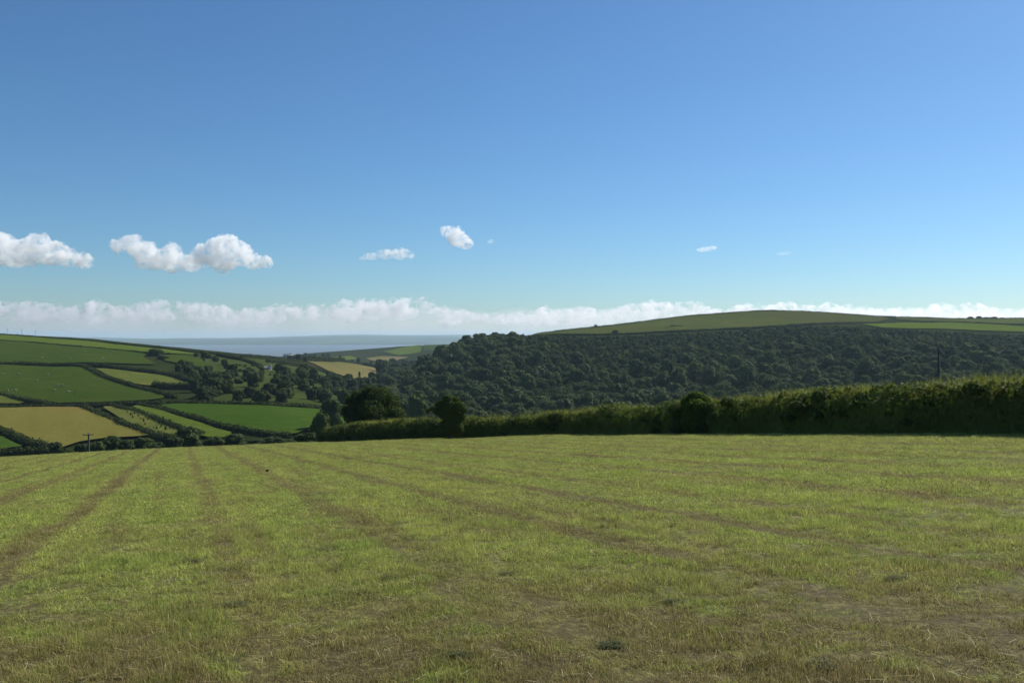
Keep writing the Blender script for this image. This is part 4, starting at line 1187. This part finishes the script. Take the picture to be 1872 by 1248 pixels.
M_WALLW = white_mat("whitewash", (0.45, 0.44, 0.41)); M_SLATE = white_mat("slate", (0.16, 0.16, 0.18), 0.6); M_PANE = white_mat("dark_pane", (0.03, 0.035, 0.04), 0.15)
def cottage(u, row, L_, D_, h, rz, label, dmin=400.0):
    x, y = hit(u, row, dmin)
    root = empty("cottage", (x, y, Hf(x, y) + 0.3), rz)
    v, f = box(-L_ / 2, L_ / 2, -D_ / 2, D_ / 2, -1.2, h)
    g = len(v); v += [(-L_ / 2, 0, h + D_ * 0.42), (L_ / 2, 0, h + D_ * 0.42)]
    wall = mesh_np("wall", v, f, M_WALLW)
    link("wall", wall, root)
    gv = [(-L_/2, -D_/2, h), (-L_/2, D_/2, h), (-L_/2, 0, h + D_*0.42), (L_/2, -D_/2, h), (L_/2, D_/2, h), (L_/2, 0, h + D_*0.42)]
    link("gable", mesh_np("gable", gv, [(0, 1, 2), (3, 5, 4)], M_WALLW), root)
    e = 0.25
    rv = [(-L_/2-e, -D_/2-e, h-0.1), (L_/2+e, -D_/2-e, h-0.1), (L_/2+e, 0, h+D_*0.42+0.12), (-L_/2-e, 0, h+D_*0.42+0.12), (-L_/2-e, D_/2+e, h-0.1), (L_/2+e, D_/2+e, h-0.1)]
    rf = link("roof", mesh_np("roof", rv, [(0, 1, 2, 3), (3, 2, 5, 4)], M_SLATE), root)
    v, f = box(L_*0.32, L_*0.32+0.6, -0.3, 0.3, h+D_*0.2, h+D_*0.42+0.9)
    link("chimney", mesh_np("chimney", v, f, M_WALLW), rf)
    for k in (-0.3, 0.02, 0.3):
        v, f = box(L_*k-0.4, L_*k+0.4, -D_/2-0.03, -D_/2+0.05, h*0.45, h*0.45+0.9)
        link("window", mesh_np("window", v, f, M_PANE), root)
    setp(root, label, "house")
cottage(490, 677.5, 3.6, 2.6, 1.1, 0.3, "small white cottage half hidden above the valley copse")
cottage(538, 655.5, 5.0, 4.0, 3.0, 1.2, "tiny white house beside the tall tree far down the valley", 700)
cottage(526, 651, 16.0, 7.0, 2.6, 0.1, "long low pale farm building on the far shoulder of the hill", 850)

# ---- young trees planted in rows in the narrow field
_sap = lobes_to_crown("crown", [((0, 0, 0.9), (0.45, 0.45, 0.55)), ((0.1, 0.1, 1.3), (0.3, 0.3, 0.35))], 160, 0.12, M_VAL, np.random.default_rng(77))
_stake = mesh_np("trunk", *[np.array(q) for q in tube([(0, 0, -0.2), (0, 0, 0.5), (0.02, 0, 1.0)], [0.05, 0.04, 0.03], 5)], M_BARK)
_op = np.array([pt(p) for p in [(225,750),(262,762),(326,788),(326,797),(300,797),(250,776)]])
_k = 0
for a in range(60):
    for b in range(60):
        x, y = _op[:, 0].min() + a * 3.6, _op[:, 1].min() + b * 3.2
        if not inpoly(np.array([(x, y)]), _op)[0] or random.random() < 0.15: continue
        x += random.uniform(-0.4, 0.4); y += random.uniform(-0.4, 0.4)
        r = empty("sapling", (x, y, Hf(x, y) + 0.7), random.uniform(0, 6)); sc = random.uniform(0.4, 0.75)
        r.scale = (sc, sc, sc)
        link("crown", _sap, r); link("trunk", _stake, r)
        setp(r, "young sapling planted in rows in the narrow field", "tree", "saplings in the narrow field"); _k += 1
print("saplings", _k)

# ------------------------------------------------------------------ small things on the mown field
M_HAY = foliage_mat("cut_grass_hay", (0.075, 0.085, 0.035), (0.22, 0.21, 0.11), (0.10, 0.12, 0.05), 0.3)
M_STRAW = foliage_mat("dry_straw", (0.36, 0.33, 0.20), (0.52, 0.48, 0.33), (0.42, 0.38, 0.24), 0.3)
def ground_hit(u, row):
    s = float(plane_s(u)); d = EYE / ((row - HR) / FPX - s); return W(u, d)
def gz(x, y): return Hf(x, y) + float(bumps(np.array([x]), np.array([y]))[0])
def clump(u, row, wpx, label, seed, hk=0.16):
    x, y = ground_hit(u, row); R = wpx * y / FPX / 2 * 0.8
    r = np.random.default_rng(seed); n = int(120 + 420 * R)
    a = r.uniform(0, 6.283, n); q = np.sqrt(r.uniform(size=n)); wob = 0.55 + 0.9 * vnoise(np.cos(a) * 1.6 + seed, np.sin(a) * 1.6, seed); px, py = q * R * wob * np.cos(a), q * R * 0.7 * wob * np.sin(a)
    pz = (1 - q ** 2) * R * hk * r.uniform(0.1, 1.0, n)
    ln = r.uniform(0.04, 0.11, n); th = r.uniform(0, 6.283, n); el = r.normal(0, 0.35, n); w = 0.0025
    dx, dy, dz = np.cos(th) * np.cos(el) * ln, np.sin(th) * np.cos(el) * ln, np.sin(el) * ln
    C = np.column_stack([px, py, pz]); D = np.column_stack([dx, dy, dz]); B = np.column_stack([-np.sin(th), np.cos(th), 0 * th]) * w
    mid = np.array([0, 0, 0.01])
    V = np.stack([C - D / 2 - B, C - D / 2 + B, C + mid + B, C + mid - B, C + D / 2 + B * .4, C + D / 2 - B * .4], 1).reshape(-1, 3)
    k = np.arange(n) * 6
    F = np.concatenate([np.stack([k, k + 1, k + 2, k + 3], 1), np.stack([k + 3, k + 2, k + 4, k + 5], 1)])
    o = link("grass_clump", mesh_np("grass_clump", V, F, M_HAY), None, (x, y, gz(x, y) + 0.01))
    setp(o, label, "grass clump", "clumps of cut grass left on the field")
CL = [(428,1105,58,"dark matted clump of cut grass in the lower left of the field"),(722,1058,60,"matted clump of cut grass left of the field's middle"),(352,1027,50,"thin clump of cut grass near the brown wheel line"),
      (592,1010,50,"small flat clump of cut grass behind the matted one"),(320,1120,46,"pale grey clump of cut grass left of the dark matted one"),(935,1050,50,"clump of cut grass amid the brightest green patch"),
      (1640,1060,52,"clump of cut grass in the right of the field"),(1395,1205,60,"clump of cut grass at the bottom right of the field"),(1500,1225,70,"wide dark clump of cut grass at the lower right edge"),
      (1235,1105,44,"small clump of cut grass near the brown patch"),(840,1200,60,"clump of cut grass in the brown headland"),(1120,1180,56,"loose clump of cut grass right of the brown headland"),
      (1720,902,40,"far thin clump of cut grass in the upper right of the field"),(1480,882,34,"far small clump of cut grass below the hedge bank")]
for i, (u, rw, w, lab) in enumerate(CL): clump(u, rw, w, lab, 950 + i)
def clod():
    x, y = ground_hit(489, 864)
    r = np.random.default_rng(3)
    v, f = ico_core((0, 0, 0.04), (0.075, 0.045, 0.045), r); v = v * r.uniform(0.85, 1.15, (len(v), 1))
    m, N, L = new_mat("dark_soil"); p = nd(N, "ShaderNodeBsdfPrincipled"); g = nd(N, "ShaderNodeNewGeometry")
    L.new(mixc(N, L, noise(N, L, g.outputs["Position"], 30.0), c4((0.012, 0.01, 0.007)), c4((0.03, 0.024, 0.016))), p.inputs["Base Color"]); p.inputs["Roughness"].default_value = 0.95
    o = nd(N, "ShaderNodeOutputMaterial"); L.new(p.outputs[0], o.inputs["Surface"])
    o = link("soil_clod", mesh_np("soil_clod", v, f, m, False), None, (x, y, gz(x, y) + 0.05)); o.rotation_euler = (0.2, -0.35, 0.3)
    setp(o, "small dark clod lying on the far left of the mown field", "clod")
clod()
def straw():
    n = 2600
    y = 3.0 + 15 * rng.uniform(size=n) ** 1.5; x = rng.uniform(-1, 1, n) * (0.62 * y + 1)
    z = H(x, y) + bumps(x, y) + rng.uniform(0.02, 0.05, n)
    ln = rng.uniform(0.03, 0.14, n); th = rng.uniform(0, 6.283, n); el = rng.normal(0, 0.2, n)
    D = np.column_stack([np.cos(th) * np.cos(el), np.sin(th) * np.cos(el), np.sin(el)]) * ln[:, None]
    B = np.column_stack([-np.sin(th), np.cos(th), 0 * th]) * 0.0016
    C = np.column_stack([x, y, z])
    V = np.stack([C - D / 2 - B, C - D / 2 + B, C + D / 2 + B, C + D / 2 - B], 1).reshape(-1, 3)
    o = link("loose_straw", mesh_np("loose_straw", V, np.arange(4 * n).reshape(n, 4), M_STRAW))
    setp(o, "loose dry strands scattered over the near stubble", "straw", kind="stuff")
straw()

# ------------------------------------------------------------------ air
def build_haze():
    m, N, L = new_mat("haze_air")
    pv = nd(N, "ShaderNodeVolumePrincipled")
    pv.inputs["Color"].default_value = (0.60, 0.82, 1.0, 1)
    pv.inputs["Density"].default_value = 7.0e-5
    pv.inputs["Anisotropy"].default_value = 0.25
    o = nd(N, "ShaderNodeOutputMaterial"); L.new(pv.outputs[0], o.inputs["Volume"])
    v, f = box(-16000, 16000, -3500, 14500, -97 + EYE, 48 + EYE)
    o = link("haze", mesh_np("haze", v, f, m))
    setp(o, "thin blue haze filling the valley air", "haze", kind="stuff")
build_haze()

# ------------------------------------------------------------------ clouds, far above and beyond the hazy air
def cloud_mat(name, dens, unit, size, lo, hi, step=0.25, seed=0.0):
    """white vapour, broken into billows and wisps by noise; size in metres"""
    m, N, L = new_mat(name)
    tc = nd(N, "ShaderNodeTexCoord")
    mp = nd(N, "ShaderNodeMapping"); mp.inputs["Location"].default_value = (seed, seed * 1.7, 0); L.new(tc.outputs["Object"], mp.inputs["Vector"])
    n1 = noise(N, L, mp.outputs[0], unit / size, 5.0, 0.6, 0.2)
    v = nd(N, "ShaderNodeVolumePrincipled")
    v.inputs["Color"].default_value = (0.9995, 0.9995, 0.9995, 1)
    L.new(mth(N, L, 'MULTIPLY', ramp(N, L, n1, (lo, hi, 0.0, 1.0)), dens), v.inputs["Density"])
    v.inputs["Anisotropy"].default_value = 0.42
    o = nd(N, "ShaderNodeOutputMaterial"); L.new(v.outputs[0], o.inputs["Volume"])
    try: m.cycles.volume_step_rate = step
    except Exception: pass
    return m

def balls(lobes, nu=18, nv=10):
    V, F = [], []
    for c, rd in lobes:
        b = len(V)
        for j in range(nv + 1):
            ph = math.pi * j / nv
            for i in range(nu):
                th = 2 * math.pi * i / nu
                V.append((c[0] + rd[0] * math.sin(ph) * math.cos(th), c[1] + rd[1] * math.sin(ph) * math.sin(th), c[2] + rd[2] * math.cos(ph)))
        for j in range(nv):
            for i in range(nu):
                F.append((b + j * nu + i, b + (j + 1) * nu + i, b + (j + 1) * nu + (i + 1) % nu, b + j * nu + (i + 1) % nu))
    return V, F

_tex = []
for nm, sz, dp in (("cloud_billow", 0.9, 2), ("cloud_wisp", 0.30, 3)):
    t = bpy.data.textures.new(nm, 'CLOUDS'); t.noise_scale = sz; t.noise_depth = dp; _tex.append(t)

def cloud(name, label, lobes, voxel, mat, amp, kind=None, cat="cloud", origin=(0, 0, 0), unit=100.0):
    """soft billowing body: balls fused into one skin, then pushed in and out; shape given in units of `unit` metres"""
    V, F = balls(lobes)
    o = link(name, mesh_np(name, V, F, mat, True), None, origin)
    o.scale = (unit, unit, unit)
    r = o.modifiers.new("fuse", 'REMESH'); r.mode = 'VOXEL'; r.voxel_size = voxel; r.use_smooth_shade = True
    for t, k in zip(_tex, (1.0, 0.5)):
        d = o.modifiers.new("billow", 'DISPLACE'); d.texture = t; d.texture_coords = 'LOCAL'; d.strength = amp * k; d.mid_level = 0.45
    setp(o, label, cat, kind=kind)
    return o

CD = 8000.0
def sky_lobes(L, seed, extra=3):
    """(column,row,radius px[,flat]) -> balls in units of 100 m round the first one"""
    r = np.random.default_rng(seed)
    k = CD / FPX / 100.0
    u0, v0 = L[0][0], L[0][1]
    out = []
    for l in L:
        u, v, q = l[:3]; q *= 1.2; fl = l[3] if len(l) > 3 else 0.85
        out.append((((u - u0) * k, r.uniform(-0.4, 0.4) * q * k, (v0 - v) * k), (q * k, q * k * 0.8, q * k * fl)))
        for _ in range(extra):
            a = r.uniform(0, 6.28); e = r.uniform(-0.2, 1.3); s = q * r.uniform(0.3, 0.5)
            out.append((((u - u0 + q * 0.8 * math.cos(a) * math.cos(e)) * k, q * 0.8 * math.sin(a) * math.cos(e) * k, (v0 - v + q * 0.8 * fl * math.sin(e)) * k), (s * k, s * k, s * k * 0.85)))
    x, y = W(u0, CD)
    return out, (x, y, EYE + (HR - v0) / FPX * CD)

M_CL = cloud_mat("cumulus_vapour", 0.024, 100.0, 62.0, 0.42, 0.60, 0.1)
M_CLT = cloud_mat("thin_vapour", 0.014, 100.0, 45.0, 0.42, 0.62, 0.1)
for lab, L, mt, amp, sd, ex in [
    ("wide white cumulus with two humps", [(345,480,20,0.7),(240,447,17),(215,450,13),(262,462,20),(290,474,20),(312,464,17),(320,482,20,0.7),(375,468,20),(400,454,22),(418,447,18),(440,464,21),(465,478,15,0.8),(484,480,11,0.8),(410,478,24,0.6),(270,482,16,0.6)], M_CL, 0.7, 1, 3),
    ("white cumulus cut by the picture's left edge", [(40,462,24),(-40,450,30),(5,452,24),(70,452,22),(95,458,20),(120,470,18,0.8),(155,477,14,0.8),(20,472,22,0.6),(60,474,20,0.6),(-5,436,12),(90,472,18,0.6)], M_CL, 0.7, 2, 3),
    ("small flat grey white cloud", [(705,466,14,0.6),(680,470,11,0.5),(728,463,15,0.6),(748,465,9,0.7),(665,472,7,0.5)], M_CLT, 0.3, 3, 2),
    ("small bright lone puff of cloud", [(833,430,16),(820,424,11),(842,438,14),(852,446,10,0.8),(828,440,10)], M_CL, 0.5, 4, 2),
    ("tiny wisp of cloud beside the lone puff", [(897,441,6,0.6)], M_CLT, 0.12, 5, 2),
    ("thin flat wisp of cloud above the right hill", [(1292,455,10,0.4),(1282,457,8,0.4),(1303,453,8,0.4)], M_CLT, 0.12, 6, 1),
    ("faintest wisp of cloud right of the thin flat one", [(1435,463,8,0.4),(1426,464,6,0.4),(1443,462,6,0.4)], cloud_mat("faint_vapour", 0.006, 100.0, 60.0, 0.4, 0.66), 0.1, 7, 1),
]:
    lb, org = sky_lobes(L, sd, ex)
    cloud("cloud", lab, lb, 0.10, mt, amp, None, "cloud", org)

def cloud_bank():
    r = np.random.default_rng(44)
    D = 24000.0; k = D / FPX / 1000.0                      # kilometres per photo pixel
    heads, slab = [], []
    u = -1400.0
    while u < 3300:
        f = fbm(np.array([u / 110]), np.array([2.0]), 5, 3)[0]
        top = 560 - 19 * (f - 0.5) * 2
        q = r.uniform(6, 14) * (0.7 + 0.7 * f); v = top + q * 0.8
        dd = r.uniform(-2.5, 2.5)
        kk = (D + dd * 1000) / FPX / 1000.0
        heads.append((((u - CU) * kk, dd, (HR - v) * kk), (q * kk * 1.5, q * kk * 1.5, q * kk * 0.85)))
        for j in range(1):
            heads.append((((u - CU + r.uniform(-9, 9)) * kk, dd + r.uniform(-0.3, 0.3), (HR - v - q * 0.8 * (j + 1)) * kk), (q * kk * 2.0, q * kk * 1.8, q * kk * 0.9)))
        for _ in range(5):
            q2 = q * r.uniform(0.25, 0.55); a = r.uniform(0.2, 2.9)
            heads.append((((u - CU + q * 1.4 * math.cos(a)) * kk, dd + r.uniform(-0.2, 0.2), (HR - v + q * 0.75 * math.sin(a)) * kk), (q2 * kk, q2 * kk, q2 * kk * 0.9)))
        u += q * r.uniform(0.9, 2.5)
    for uu in range(-1400, 3301, 60):                       # the flat grey mass underneath, nearer than the heads
        slab.append((((uu - CU) * k * 0.8, r.uniform(-0.3, 0.3), (HR - 600 + r.uniform(-3, 3)) * k * 0.8), (75 * k * 0.8, 1.6, 34 * k * 0.8)))
    cloud("cloud_bank", "long bank of low white cumulus heads along the horizon", heads, 0.05, cloud_mat("bank_vapour", 0.0050, 1000.0, 240.0, 0.48, 0.60, 0.03), 0.2, "stuff", "clouds", (0, D, EYE), 1000.0)
    cloud("cloud_bank", "flat grey veil of cloud under the cumulus heads on the horizon", slab, 0.10, cloud_mat("veil_vapour", 0.00028, 1000.0, 900.0, 0.25, 0.6, 0.1), 0.2, "stuff", "clouds", (0, D * 0.8, EYE), 1000.0)
cloud_bank()
